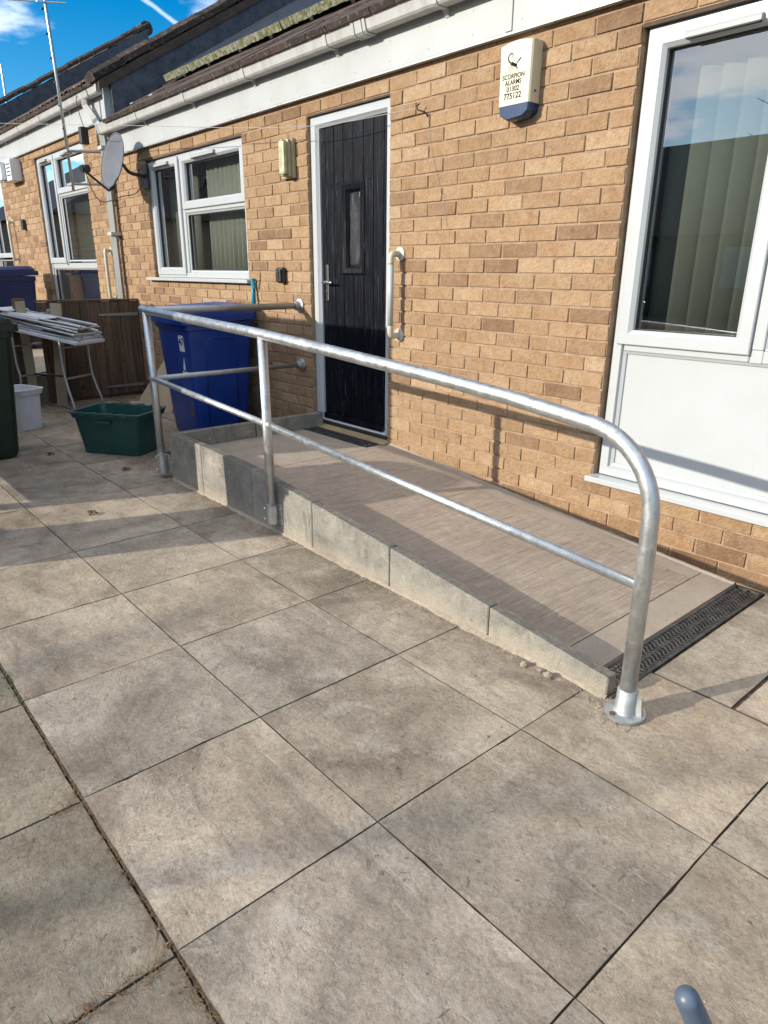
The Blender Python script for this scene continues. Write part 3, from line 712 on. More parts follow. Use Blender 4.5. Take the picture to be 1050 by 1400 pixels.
obj('threshold_bar', B(-.83, -.01, .02, .12, .2, .238, .004), M_black, D)
# handle: backplate, lever, keyhole
bm = B(-.727, -.697, .047, .055, 1.09, 1.33, .004); bp_ = obj('handle_plate', bm, M_chrome, D)
obj('handle_lever', T(smoothpath([(-.712, .05, 1.215), (-.712, .012, 1.215), (-.70, .004, 1.215), (-.66, .002, 1.214), (-.60, .006, 1.212)], 5), .009, 10), M_chrome, D, smooth=True)
obj('lock_cylinder', T([(-.712, .048, 1.15), (-.712, .038, 1.15)], .008, 12), M_chrome, D)
bm = bmesh.new(); prism(bm, [(-.058, .198), (.028, .198), (.028, .21), (.0, .212), (-.058, .202)], 'x', -.845, .022); obj('door_step', bm, M_thresh, D)

# ------------------------------------------------------------------ fascia, gutter, roof
def slope_roof(house, x0, x1, ze, yr, pitch, material, ncol_w=.3, course=.34, name='roof_tiles'):
    """real tile courses, each tile a thin wedge lying on the one below"""
    vs, fs, rv = [], [], []
    L_ = yr + .16; n = int(math.hypot(L_, L_ * pitch) / course) + 1
    d = Vector((0, 1, pitch)).normalized(); nn = Vector((0, -pitch, 1)).normalized()
    cols = int((x1 - x0) / ncol_w) + 1; cw = (x1 - x0) / cols
    for r in range(n):
        for c in range(cols):
            a = Vector((x0 + c * cw + .003, -.16, ze)) + d * (r * course)
            le = min(course * 1.12, math.hypot(L_, L_ * pitch) - r * course)
            if le < .05: continue
            w_ = cw - .006; j = R.uniform(-.003, .003)
            bot = [a + nn * .0, a + Vector((w_, 0, 0)), a + Vector((w_, 0, 0)) + d * le - nn * .012, a + d * le - nn * .012]
            top = [p + nn * (.032 + j) for p in bot]
            k = len(vs); vs += [tuple(p) for p in bot + top]
            f = [(0, 3, 2, 1), (4, 5, 6, 7), (0, 1, 5, 4), (1, 2, 6, 5), (2, 3, 7, 6), (3, 0, 4, 7)]
            fs += [tuple(i + k for i in q) for q in f]; rv += [R.random()] * 6
    me = bpy.data.meshes.new(name); me.from_pydata(vs, [], fs); add_rnd(me, rv)
    o = link(name, me, material, house); o['kind'] = 'stuff'
    return o
def fascia_gutter(house, x0, x1, zf0, zf1, zg, brackets, unions=(), gx0=None, gx1=None):
    obj('fascia', B(x0, x1, -.034, -.004, zf0, zf1, .002), M_fascia, house)
    gx0 = x0 if gx0 is None else gx0; gx1 = x1 if gx1 is None else gx1
    # square-section gutter: open trough with thin walls
    prof = [(-.142, zg), (-.150, zg - .004), (-.142, zg - .028), (-.128, zg - .078), (-.118, zg - .088), (-.062, zg - .088), (-.044, zg - .07), (-.038, zg), (-.041, zg), (-.047, zg - .068), (-.064, zg - .084), (-.116, zg - .084), (-.125, zg - .076), (-.139, zg - .026)]
    bm = bmesh.new(); prism(bm, prof, 'x', gx0, gx1); G = obj('gutter', bm, M_gutter, house)
    for bx in brackets:
        p2 = [(-.150, zg + .004), (-.155, zg - .005), (-.147, zg - .03), (-.133, zg - .083), (-.120, zg - .093), (-.06, zg - .093), (-.036, zg - .125), (-.0345, zg - .01), (-.042, zg - .012), (-.05, zg - .075), (-.065, zg - .0895), (-.117, zg - .0895), (-.1285, zg - .08), (-.1435, zg - .027)]
        bm = bmesh.new(); prism(bm, p2, 'x', bx - .014, bx + .014); obj('gutter_bracket', bm, M_gutter, G)
    for bx in unions:
        for dx in (-.05, 0, .05):
            p2 = [(-.148, zg + .006), (-.157, zg - .004), (-.149, zg - .03), (-.135, zg - .085), (-.121, zg - .096), (-.058, zg - .096), (-.036, zg - .07), (-.0345, zg), (-.042, zg), (-.048, zg - .069), (-.063, zg - .0895), (-.117, zg - .0895), (-.1285, zg - .08), (-.1435, zg - .027)]
            w_ = .012 if dx else .03
            bm = bmesh.new(); prism(bm, p2, 'x', bx + dx - w_, bx + dx + w_ - .001); obj('gutter_union', bm, M_gutter, G)
    bm = B(gx0 - .006, gx0 - .0005, -.15, -.037, zg - .09, zg + .002); obj('gutter_end_cap', bm, M_gutter, G)
    return G
PIT = .6
fascia_gutter(H1, -4.08, 4.6, 2.36, 2.60, 2.632, [-4.2, -3.28, -2.33, -1.40, -.44, .476, 1.4, 2.3, 3.2], (-.12,), gx0=-4.22)
obj('fascia_joint_cover', B(.868, .905, -.041, -.0345, 2.362, 2.598, .002), M_fascia, H1)
obj('drip_strip', B(-4.07, 4.59, -.038, -.006, 2.349, 2.3585), M_galvdull, H1)
for fx in [(-4.0 + .31 * k) for k in range(22)]:
    for fz in (2.40, 2.50):
        obj('fascia_nail', T([(fx, -.034, fz), (fx, -.0362, fz)], .004, 8), M_fascia, H1)
def roof(house, x0, x1, ze, label=None):
    """underlay slab + tiles + ridge, rear slope"""
    yr = 4.0; zr = ze + PIT * (yr + .1)
    bm = bmesh.new(); prism(bm, [(-.035, ze + .01), (yr, zr - .06), (8.2, ze + .01), (8.2, ze - .1), (yr, zr - .2), (-.035, ze - .02)], 'x', x0 + .03, x1 - .03)
    r = obj('roof', bm, M_far, house)
    return r, yr, zr
r1, yr, zr = roof(H1, -4.0, 4.6, 2.60)
slope_roof(r1, -3.98, 4.6, 2.605, yr, PIT, M_tile, ncol_w=.2)
# eaves course of old brown tiles, nibbed and mossy
def eaves_course(parent, x0, x1, ze, material=None):
    n = int((x1 - x0) / .165)
    vs, fs, rv = [], [], []
    for k in range(n):
        for (y0, z0, dz, dx) in ((-.175, ze - .004, .03, 0), (.02, ze + .115, .03, .08)):
            x = x0 + k * .165 + dx
            pts = []
            for i in range(7):
                a = math.pi * i / 6
                pts.append((x + .08 - .076 * math.cos(a), .028 * math.sin(a)))
            base = len(vs); jj = R.uniform(-.01, .01)
            for (yy, zz3) in ((y0 + jj, z0), (y0 + .26, z0 + .156)):
                for (px_, pz) in pts: vs.append((px_, yy, zz3 + pz + .014))
                for (px_, pz) in pts: vs.append((px_, yy, zz3 + pz - .003))
            m_ = 14
            for i in range(6):
                fs.append((base + i, base + i + 1, base + m_ + i + 1, base + m_ + i)); fs.append((base + 7 + i + 1, base + 7 + i, base + m_ + 7 + i, base + m_ + 7 + i + 1))
                fs.append((base + i, base + 7 + i, base + 7 + i + 1, base + i + 1)); rv += [R.random()] * 3
    me = bpy.data.meshes.new('eaves_tiles'); me.from_pydata(vs, [], fs); add_rnd(me, rv)
    o = link('eaves_tiles', me, material or M_tile, parent); o['kind'] = 'stuff'; return o
# snow-guard like tile clips and leads near the verge
for cx in (-3.86, -3.42):
    obj('panel_clip', B(cx, cx + .07, .07, .11, 2.775, 2.79, .003), M_alu, r1)
def solar(x0, label):
    t = thing('solar_panel', label, 'solar panel', (x0, .30, 3.0), group='solar panels on the roof')
    t.rotation_euler = (math.atan(PIT), 0, 0)
    obj('glass_face', B(.012, .985, .012, 1.63, .0005, .006), M_pv, t)
    bm = bmesh.new(); box(bm, 0, .997, 0, 1.645, -.04, -.0)
    obj('frame', bm, M_alu, t)
    bm = bmesh.new(); rr = random.Random(int(x0 * 100)); k = 0.0
    while k < .98:
        w_ = rr.uniform(.02, .06); w_ = min(w_, .995 - k); box(bm, k, k + w_ - .002, -.004 - rr.uniform(0, .005), -.0005, -.045 - rr.uniform(0, .008), .003 + rr.uniform(0, .003)); k += w_
    o = obj('mossy_lower_edge', bm, M_moss, t)
    for xx in (.25, .72): obj('roof_hook', B(xx, xx + .04, .05, .12, -.125, -.041), M_alu, t)
    obj('mounting_rail', B(.0, .997, .3, .34, -.08, -.041), M_alu, t)
    return t
for k, lb in enumerate(['solar panel with mossy lower edge nearest the neighbouring roof', 'solar panel second from the neighbouring roof, moss along its lower edge',
                        'solar panel third from the neighbouring roof, above the middle window', 'solar panel fourth from the neighbouring roof, above the front door']):
    solar(-3.56 + 1.003 * k, lb)

# ------------------------------------------------------------------ neighbour's house
H2 = thing('brick_bungalow', 'neighbouring buff brick bungalow on the left with dish and aerial on its corner', 'house')
holesH2 = [(-6.86, -5.07, .66, 2.61), (-9.55, -8.6, .45, 2.61)]
wall2 = build_wall(H2, -12.0, -4.325, -.04, 2.75, holesH2, lambda a, b: -5.07 if a > -5.1 else -12.0, 2.61, 0)
for (a, b, c, d) in ((-12.0, -11.9, .28, 8), (-4.44, -4.33, .28, 8)): obj('side_wall', B(a, b, c, d, -.04, 2.9), M_mortar, H2)
obj('rear_wall', B(-12, -4.35, 8.01, 8.2, -.04, 2.9), M_mortar, H2)
obj('ceiling', B(-11.89, -4.45, .275, 8, 2.7, 2.74), M_room, H2); obj('partition', B(-11.89, -4.45, 3.2, 3.3, 0, 2.69), M_room, H2)
W3 = window(H2, -6.845, -5.085, .68, 2.6, [(-6.21, -6.16, 1.33, 2.55), (-6.16, -5.13, 2.12, 2.17)],
            [(-6.83, -6.2, 1.36, 2.585, 'o'), (-6.17, -5.1, 2.15, 2.585, 'o'), (-6.16, -5.137, 1.38, 2.12, 'f'), (-6.793, -5.137, .732, 1.30, 'f')], (-6.95, -5.0, .679), None, 'tall four light white window')
obj('mullion', B(-6.793, -5.137, .036, .115, 1.301, 1.36), M_upvc, W3)
vent(W3, -6.68, -6.42, 2.55); vent(W3, -5.85, -5.5, 2.55)
blind(-6.8, -5.15, .75, 2.55, .2, 30, 'vertical blind behind the tall window of the neighbouring bungalow', .09)
W4 = window(H2, -9.54, -8.61, .5, 2.6, [], [(-9.5, -8.65, 1.45, 2.56, 'o'), (-9.49, -8.66, .55, 1.42, 'f')], None, None, 'white glazed door at the far end of the wall')
fascia_gutter(H2, -12, -4.08, 2.70, 2.955, 2.985, [-10.5, -9.6, -8.7, -7.8, -6.9, -6.0, -5.2], (), gx0=-12, gx1=-4.13)
obj('gutter_stop', B(-4.13, -4.08, -.155, -.034, 2.89, 2.99, .006), M_gutter, H2)
obj('drip_strip', B(-12, -4.09, -.038, -.006, 2.689, 2.6985), M_galvdull, H2)
obj('eaves_end_panel', B(-4.31, -4.081, -.03, .14, 2.61, 2.699, .003), M_fascia, H2)
obj('eaves_end_board', B(-4.079, -4.055, -.10, .03, 2.62, 2.975, .003), M_fascia, H2)
r2, _, zr2 = roof(H2, -12.0, -4.0, 2.95)
slope_roof(r2, -12, -4.02, 2.96, yr, PIT, M_tile, course=.36)
eaves_course(r2, -12, -4.05, 2.985)
def verge(parent, x, ze, n, wid=.2):
    bm = bmesh.new(); d = Vector((0, 1, PIT)).normalized(); nn = Vector((0, -PIT, 1)).normalized()
    vs, fs, rv = [], [], []
    for k in range(n):
        a = Vector((x - wid, -.18, ze)) + d * (.33 * k) + nn * (.006 * (k % 2) + R.uniform(0, .008)); le = .36
        P = [(0, 0), (wid, 0), (wid + R.uniform(.0, .012), .05), (wid - .03, .085), (wid * .5, .078), (0, .06)]
        i0 = len(vs)
        for e in (0, le):
            for (px_, pn) in P: vs.append(tuple(a + Vector((px_, 0, 0)) + nn * pn + d * e))
        m_ = len(P)
        for i in range(m_): fs.append((i0 + i, i0 + (i + 1) % m_, i0 + m_ + (i + 1) % m_, i0 + m_ + i))
        fs.append(tuple(i0 + i for i in range(m_))[::-1]); fs.append(tuple(i0 + m_ + i for i in range(m_))); rv += [R.random()] * (m_ + 2)
    me = bpy.data.meshes.new('verge_tiles'); me.from_pydata(vs, [], fs); add_rnd(me, rv)
    o = link('verge_tiles', me, M_tile, parent); o['kind'] = 'stuff'
verge(r2, -3.985, 2.958, 15)
bm = bmesh.new(); prism(bm, [(-.16, 2.885), (4.0, 2.885 + PIT * 4.16), (4.0, 2.965 + PIT * 4.16), (-.16, 2.965)], 'x', -4.0, -3.976); obj('verge_board', bm, M_darkreveal, r2)
bm = bmesh.new(); prism(bm, [(-.04, 2.61), (4.0, 2.54 + PIT * 4.16), (4.0, 2.884 + PIT * 4.16), (-.04, 2.96)], 'x', -4.0, -3.99); obj('gable_strip', bm, M_tile2, r2)
# third house further along: only its roof shows
H3 = thing('brick_bungalow', 'far bungalow whose dark roof ridge ends above the neighbouring roof at the left', 'house')
obj('wall', B(-22, -12.01, 0, 8.2, -.04, 3.3), M_brick, H3)
r3 = roof(H3, -22, -12.0, 3.33)[0]
slope_roof(r3, -22, -12.02, 3.34, yr, PIT, M_tile2, course=.36)
verge(r3, -11.985, 3.37, 15)
bm = bmesh.new()
for k in range(24):
    a = -12.0 - .42 * (k + 1)
    tube(bm, [(a, 4.0, 3.34 + PIT * 4.1 + .06), (a + .41, 4.0, 3.34 + PIT * 4.1 + .06 + .01)], .13, 10)
o = obj('ridge_tiles', bm, M_tile, r3, auto=50); o['kind'] = 'stuff'
bm = bmesh.new(); prism(bm, [(-.16, 3.0), (4.0, 3.0 + PIT * 4.16), (4.0, 3.36 + PIT * 4.16), (-.16, 3.36)], 'x', -12.0, -11.986); obj('gable_strip', bm, M_tile2, r3)

# downpipe of the neighbour, at the party line
dp = obj('downpipe', T([(-4.55, -.10, 2.90), (-4.55, -.10, 2.84), (-4.40, -.075, 2.70), (-4.30, -.065, 2.60), (-4.285, -.06, 2.5), (-4.285, -.06, .06)], .040, 4), M_gutter, H2)
bm = bmesh.new()
for zc in (1.62, 2.42, .8): box(bm, -4.335, -4.235, -.11, -.002, zc, zc + .035, .003)
obj('pipe_clips', bm, M_gutter, dp)

# ------------------------------------------------------------------ ramp
ramp = thing('access_ramp', 'concrete access ramp with block edging rising to the black front door', 'ramp')
def zk(x): return .305 if x < .1 else .30 - (x - .1) * (.30 - .068) / (2.438 - .1) + .012 * math.sin(math.pi * (x - .1) / 2.34)
def zs(x): return .197 if x < .05 else max(.197 - (x - .05) * (.197 - .004) / (2.30 - .05), .004)
cur = bmesh.new(); P_ = [(-.715, -.044)] + [(-.715, zs(0) - .006)] + [(x, zs(x) - .006) for x in (.05, 2.30)] + [(2.33, -.002), (2.33, -.044)]
prism(cur, P_, 'y', -1.135, -.001); obj('ramp_core', cur, M_fresh, ramp)
def deck(name, x0, x1, y0, y1, material, dz=0):
    bm = bmesh.new(); n = 6
    for i in range(n):
        a, b = x0 + (x1 - x0) * i / n, x0 + (x1 - x0) * (i + 1) / n
        vs = [bm.verts.new(p) for p in ((a, y0, zs(a) + dz), (b, y0, zs(b) + dz), (b, y1, zs(b) + dz), (a, y1, zs(a) + dz), (a, y0, zs(a) - .0055), (b, y0, zs(b) - .0055), (b, y1, zs(b) - .0055), (a, y1, zs(a) - .0055))]
        bm.faces.new(vs[:4]); bm.faces.new((vs[0], vs[4], vs[5], vs[1])); bm.faces.new((vs[3], vs[2], vs[6], vs[7]))
        if i == 0: bm.faces.new((vs[0], vs[3], vs[7], vs[4]))
        if i == n - 1: bm.faces.new((vs[1], vs[5], vs[6], vs[2]))
    bmesh.ops.remove_doubles(bm, verts=bm.verts, dist=.0002)
    return obj(name, bm, material, ramp)
deck('landing_surface', -.713, .028, -1.133, -.185, M_fresh)
deck('landing_margin', -.713, .028, -.183, -.062, M_fresh, -.001) if False else None
deck('ramp_surface', .033, 2.185, -1.133, -.122, M_brushed)
deck('wall_margin', .033, 2.185, -.117, -.002, M_fresh, -.0015)
deck('end_margin', 2.190, 2.328, -1.133, -.002, M_fresh, -.0005)
deck('landing_margin', -.713, .028, -.059, -.002, M_fresh, -.0015)
kx = [-.765, -.33, .25, .81, 1.378, 1.935, 2.438]
for a, b in zip(kx, kx[1:]):
    bm = bmesh.new(); a2, b2 = a + .0025, b - .0025
    box(bm, a2, b2, -1.19, -1.137, -.04, .3, .004)
    for v in bm.verts:
        if v.co.z > .1: v.co.z += zk(v.co.x) - .3
        v.co.x += R.uniform(-.0006, .0006); v.co.z += R.uniform(-.0006, .0006)
    obj('edging_block', bm, M_kerb, ramp)
for a, b in ((-1.135, -.58), (-.575, -.003)):
    obj('edging_block', B(-.765, -.718, a + .002, b - .002, -.04, .302, .004), M_kerb, ramp)
# door drain
def grate(parent, x0, x1, y0, y1, z, along, name='drain_grate'):
    """channel + frame + chevron ribs"""
    bm = bmesh.new(); box(bm, x0, x1, y0, y1, z - .05, z - .012); obj('channel', bm, M_void, parent)
    bm = bmesh.new(); wd = .013
    box(bm, x0, x0 + wd, y0, y1, z - .0118, z + .004, .0015); box(bm, x1 - wd, x1, y0, y1, z - .0118, z + .004, .0015)
    box(bm, x0 + wd, x1 - wd, y0, y0 + wd, z - .0116, z + .0035); box(bm, x0 + wd, x1 - wd, y1 - wd, y1, z - .0116, z + .0035)
    obj('grate_frame', bm, M_grate, parent)
    if along == 'y':
        PT = .0235; n = int((y1 - y0) / PT); A0, A1, B0, B1 = x0, x1, y0, y1
    else:
        PT = .0235; n = int((x1 - x0) / PT); A0, A1, B0, B1 = y0, y1, x0, x1
    me = None
    for k in range(1, n - 1):
        c = B0 + PT * k
        if me is None:
            bm = bmesh.new(); W_ = A1 - A0 - 2 * wd + .002; m_ = 12; pr = None
            for i in range(m_ + 1):
                s = i / m_; a = -W_ / 2 + s * W_; off = .011 * math.sin(s * math.pi * 4 + .4) * (1 if s < .5 else 1)
                q = []
                for dz_, dd_ in ((-.0105, -.0055), (.0015, -.0055), (.0015, .0055), (-.0105, .0055)):
                    q.append(bm.verts.new((a, off + dd_, dz_) if along == 'y' else (off + dd_, a, dz_)))
                if pr:
                    for j in range(4): bm.faces.new((pr[j], pr[(j + 1) % 4], q[(j + 1) % 4], q[j]))
                pr = q
            bmesh.ops.recalc_face_normals(bm, faces=bm.faces)
            me = bpy.data.meshes.new('rib'); bm.to_mesh(me); bm.free(); me.materials.append(M_grate)
        link('rib', me, None, parent, loc=((A0 + A1) / 2, c, z) if along == 'y' else (c, (A0 + A1) / 2, z))
    bm = bmesh.new()
    if along == 'y': box(bm, (x0 + x1) / 2 - .003, (x0 + x1) / 2 + .003, y0 + wd, y1 - wd, z - .011, z + .002)
    else: box(bm, x0 + wd, x1 - wd, (y0 + y1) / 2 - .003, (y0 + y1) / 2 + .003, z - .011, z + .002)
    obj('centre_bar', bm, M_grate, parent)
dr = thing('drain_channel', 'long black chevron drain grate across the foot of the ramp', 'drain')
grate(dr, 2.335, 2.455, -1.185, -.004, .0005, 'y')
dr2 = thing('drain_channel', 'black drain grate along the door threshold on the ramp landing', 'drain')
grate(dr2, -.86, -.02, -.178, -.066, .1985, 'x')

# ------------------------------------------------------------------ handrail
HR = thing('handrail', 'galvanised tubular steel handrail with rounded end running along the ramp', 'handrail', (2.515, -1.222, 0))
HR.location = (0, 0, 0)
YR = -1.222; r0 = .0245
path = [(-.862, YR, 1.056), (.47, YR, 1.004), (1.1, YR, .968), (1.667, YR, .933), (1.99, YR, .908), (2.18, YR, .888)]
arc = []; cx, cz, rad = 2.275, .635, .24
for k in range(13):
    a = math.radians(82 - 82 * k / 12); arc.append((cx + rad * math.cos(a), YR, cz + rad * math.sin(a)))
path += arc + [(2.518, YR, .55), (2.522, YR, .03)]
obj('top_rail', T(path, r0, 24), M_galv, HR, smooth=True)
obj('mid_rail', T([(-.83, YR, .642), (.49, YR, .572)], .0165, 16), M_galv, HR, smooth=True)
obj('mid_rail', T([(.49, YR, .572), (2.516, YR, .432)], .0165, 16), M_galv, HR, smooth=True)
obj('post', T([(.488, YR, .995), (.502, YR, .055)], .0235, 20), M_galv, HR, smooth=True)
obj('post', T([(-.845, YR, 1.05), (-.832, YR, .03)], .0235, 20), M_galv, HR, smooth=True)
obj('top_cross_rail', T([(-.852, YR, 1.052), (-.985, -.02, 1.047)], .0225, 20), M_galvdull, HR, smooth=True)
obj('mid_cross_rail', T([(-.835, YR, .642), (-.975, -.02, .622)], .0165, 16), M_galvdull, HR, smooth=True)
obj('rail_end_cap', T([(-.905, YR, 1.0575), (-.855, YR, 1.056)], .0247, 20), M_galv, HR, auto=40)
obj('elbow', T([(-.852, YR - .012, 1.05), (-.858, YR + .05, 1.052)], .027, 20), M_galv, HR, auto=40)
for (x, z, rr_) in ((-.985, 1.047, .052), (-.975, .622, .045)):
    F = obj('wall_flange', T([(x, -.001, z), (x, -.010, z), (x, -.013, z), (x, -.016, z), (x, -.045, z), (x, -.05, z)], [rr_, rr_, rr_ * .93, .032, .029, .026], 24), M_galvdull, HR, auto=40)
    for a in (.6, 2.7, 4.8):
        obj('bolt_head', T([(x + rr_ * .76 * math.cos(a), -.012, z + rr_ * .76 * math.sin(a)), (x + rr_ * .76 * math.cos(a), -.021, z + rr_ * .76 * math.sin(a))], .006, 6), M_bolt, F)
for (x, z, rr_) in ((.496, .572, .022), (-.838, .642, .022)):
    obj('joint_collar', T([(x - .03, YR, z + .002), (x + .034, YR, z - .002)], .0275 if False else .0205, 16), M_galv, HR, auto=40)
# side-fix brackets on the edging blocks
def sidefix(x, z0, z1):
    F = obj('side_bracket', T([(x, YR, z0), (x, YR, z1)], .031, 24), M_galv, HR, auto=40)
    bm = bmesh.new(); box(bm, x - .052, x + .052, -1.1965, -1.1912, z0 - .005, z1 + .005, .002); obj('fixing_plate', bm, M_galv, F)
    for sx in (-.042, .042):
        for zz_ in (z0 + .018, z1 - .018): obj('bolt_head', T([(x + sx, -1.1968, zz_), (x + sx, -1.207, zz_)], .0075, 6), M_bolt, F)
    for zz_ in (z0 + .02, z1 - .02): obj('grub_screw', T([(x - .026, YR - .024, zz_), (x - .03, YR - .029, zz_)], .008, 12), M_bolt, F)
sidefix(.502, .058, .155); sidefix(-.833, .03, .15)
# base socket under the near post
fx, fy = 2.522, YR
bs = obj('base_flange', T([(fx, fy, .004), (fx, fy, .012), (fx, fy, .0135)], [.066, .066, .062], 32), M_cast, HR, auto=40)
for v in bs.data.vertices: 
    v.co.x = fx + (v.co.x - fx) * .93; v.co.y = fy + (v.co.y - fy) * 1.0
obj('base_socket', T([(fx, fy, .012), (fx, fy, .02), (fx, fy, .088), (fx, fy, .092)], [.037, .032, .031, .028], 28), M_cast, HR, auto=40)
for a in (-1.9, 1.3): 
    bx_, by_ = fx + .05 * math.cos(a), fy + .05 * math.sin(a)
    obj('anchor_bolt', T([(bx_, by_, .0136), (bx_, by_, .018)], .009, 6), M_rust, bs)
bm = bmesh.new(); prism(bm, [(.0, .012), (.022, .012), (.014, .075), (.0, .078)], 'y', -.006, .006)
for v in bm.verts: v.co = Matrix.Translation((fx, fy, 0)) @ Matrix.Rotation(.15, 4, 'Z') @ Vector((v.co.x + .031, v.co.y, v.co.z))
obj('gusset', bm, M_galv, HR)

# ------------------------------------------------------------------ things on the wall
al = thing('alarm_box', 'cream burglar alarm box with scorpion logo and blue base high on the brick wall', 'alarm box', (.965, 0, 1.98))
bm = bmesh.new()
# body: front face slightly wider at top, curved top edge; back on wall
def alarm_body(z0, z1, bm, topcurve):
    pts = []
    xl, xr = -.088, .104
    n = 8
    P0 = [(xl + .004, z0), (xr - .004, z0), (xr, z1)]
    for i in range(n + 1):
        s = i / n; x = xr + (xl - xr) * s; P0.append((x, z1 + (.012 * math.sin(math.pi * s) if topcurve else 0)))
    P0 = P0[:2] + P0[3:]
    v0 = [bm.verts.new((p[0], -.002, p[1])) for p in P0]; v1 = [bm.verts.new((p[0], -.068, p[1])) for p in P0]; v2 = [bm.verts.new((p[0] * .94, -.076, p[1] + (-.004 if p[1] > .2 else 0))) for p in P0]
    m_ = len(P0)
    for A_, B_ in ((v0, v1), (v1, v2)):
        for k in range(m_): bm.faces.new((A_[k], A_[(k + 1) % m_], B_[(k + 1) % m_], B_[k]))
    bm.faces.new(v2); bm.faces.new(v0[::-1])
alarm_body(.062, .315, bm, True); obj('cover', bm, M_cream, al, auto=35)
bm = bmesh.new()
P0 = [(-.084, .0605), (.100, .0605), (.098, .028), (.066, .006), (-.03, -.002), (-.078, .026)]
v0 = [bm.verts.new((p[0], -.002, p[1])) for p in P0]; v1 = [bm.verts.new((p[0], -.066, p[1])) for p in P0]; v2 = [bm.verts.new((p[0] * .93, -.075, p[1] * .9 + .006)) for p in P0]
for A_, B_ in ((v0, v1), (v1, v2)):
    for k in range(6): bm.faces.new((A_[k], A_[(k + 1) % 6], B_[(k + 1) % 6], B_[k]))
bm.faces.new(v2); bm.faces.new(v0[::-1]); obj('blue_strobe_lens', bm, M_blue_lens, al, auto=35)
obj('side_screw', T([(.1045, -.04, .11), (.1075, -.04, .11)], .005, 10), M_rust, al)
# scorpion emblem: curled tail, body, claws, legs
def stroke(pts, wd):
    bm = bmesh.new(); P = [Vector((p[0], 0, p[1])) for p in pts]; l, r = [], []
    ws = wd if isinstance(wd, (list, tuple)) else [wd] * len(P)
    n_ = len(P)
    for i in range(n_):
        t = (P[min(i + 1, n_ - 1)] - P[max(i - 1, 0)]).normalized(); nn = Vector((-t.z, 0, t.x)) * ws[min(int(i * len(ws) / n_), len(ws) - 1)] / 2
        l.append(P[i] + nn); r.append(P[i] - nn)
    return l, r
em = bmesh.new()
def addstroke(pts, w0, w1=None):
    w1 = w0 if w1 is None else w1; Pp = smoothpath([(p[0], 0, p[1]) for p in pts], 4); n_ = len(Pp)
    ws = [w0 + (w1 - w0) * i / (n_ - 1) for i in range(n_)]
    prev = None
    for i in range(n_):
        t = (Pp[min(i + 1, n_ - 1)] - Pp[max(i - 1, 0)]).normalized(); nn = Vector((-t.z, 0, t.x)) * ws[i] / 2
        q = [em.verts.new(Pp[i] + nn + Vector((0, -.0768, 0))), em.verts.new(Pp[i] - nn + Vector((0, -.0768, 0)))]
        if prev: em.faces.new((prev[0], prev[1], q[1], q[0]))
        prev = q
cx0, cz0 = -.01, .228
addstroke([(-.008, .008), (.004, .002), (.018, -.004), (.026, -.010)], .015, .011)         # body
addstroke([(-.010, .008), (-.022, .018), (-.026, .034), (-.018, .046), (-.004, .046), (.001, .036), (-.005, .030)], .007, .003)
addstroke([(.022, -.004), (.030, .008), (.040, .014), (.048, .022)], .004, .007)
addstroke([(.024, -.012), (.031, -.018), (.026, -.024)], .005, .003)
for k in range(4): addstroke([(-.010 + k * .009, .004 - k * .003), (-.018 + k * .009, -.010 - k * .002), (-.026 + k * .010, -.026 - k * .002)], .0024, .0012)
for v in em.verts: v.co += Vector((cx0, 0, cz0))
obj('scorpion_emblem', em, M_ink, al)
for s_, z_, sz in (('SCORPION', .180, .028), ('ALARMS', .155, .028), ('01302', .128, .030), ('775122', .099, .035)):
    text('printed_text', s_, sz, Matrix.Translation((0, -.0765, z_)) @ WALLTXT, M_ink, al, .0004, sx=.95 if sz < .03 else 1.0)

lt = thing('wall_lamp', 'yellowed vertical bulkhead lamp on the bricks left of the front door', 'lamp', (-1.035, 0, 1.895))
obj('back_plate', B(-.085, .06, -.03, -.002, 0, .245, .006), M_lampbase, lt)
obj('housing', B(-.03, .05, -.058, -.0305, .006, .238, .01), M_lampbase, lt)
obj('diffuser', B(-.024, .044, -.092, -.0585, .018, .226, .014), M_lampglass, lt)
for zc in (.008, .222): obj('clip', B(-.008, .026, -.09, -.0585, zc, zc + .009, .002), M_lampbase, lt)

kb = thing('key_safe', 'small black key safe on the bricks left of the front door', 'key safe', (-1.18, 0, 1.2))
obj('case', B(-.036, .036, -.045, -.002, 0, .112, .014), M_black, kb); obj('front_cover', B(-.03, .03, -.056, -.0455, .006, .104, .008), M_black, kb)
obj('dial', T([(0, -.056, .075), (0, -.061, .075)], .012, 14), M_grate, kb)

gb = thing('grab_bar', 'ivory and white fluted grab bar on the bricks right of the front door', 'grab bar', (.108, 0, .9))
obj('bar', T([(0, -.078, .07), (0, -.078, .43)], .0175, 18), M_upvc, gb, smooth=True)
for s_, a_ in ((0, .01), (1, .49)):
    zz_ = .012 if s_ == 0 else .488
    pz = .07 if s_ == 0 else .43
    obj('bend', T(smoothpath([(0, -.078, pz), (0, -.077, zz_ + (.018 if s_ == 0 else -.018)), (0, -.06, zz_), (0, -.02, zz_), (0, -.008, zz_)], 5), .0185, 18), M_ivory, gb, smooth=True)
    obj('flange', T([(0, -.001, zz_), (0, -.010, zz_), (0, -.016, zz_)], [.041, .041, .03], 26), M_ivory, gb, auto=40)

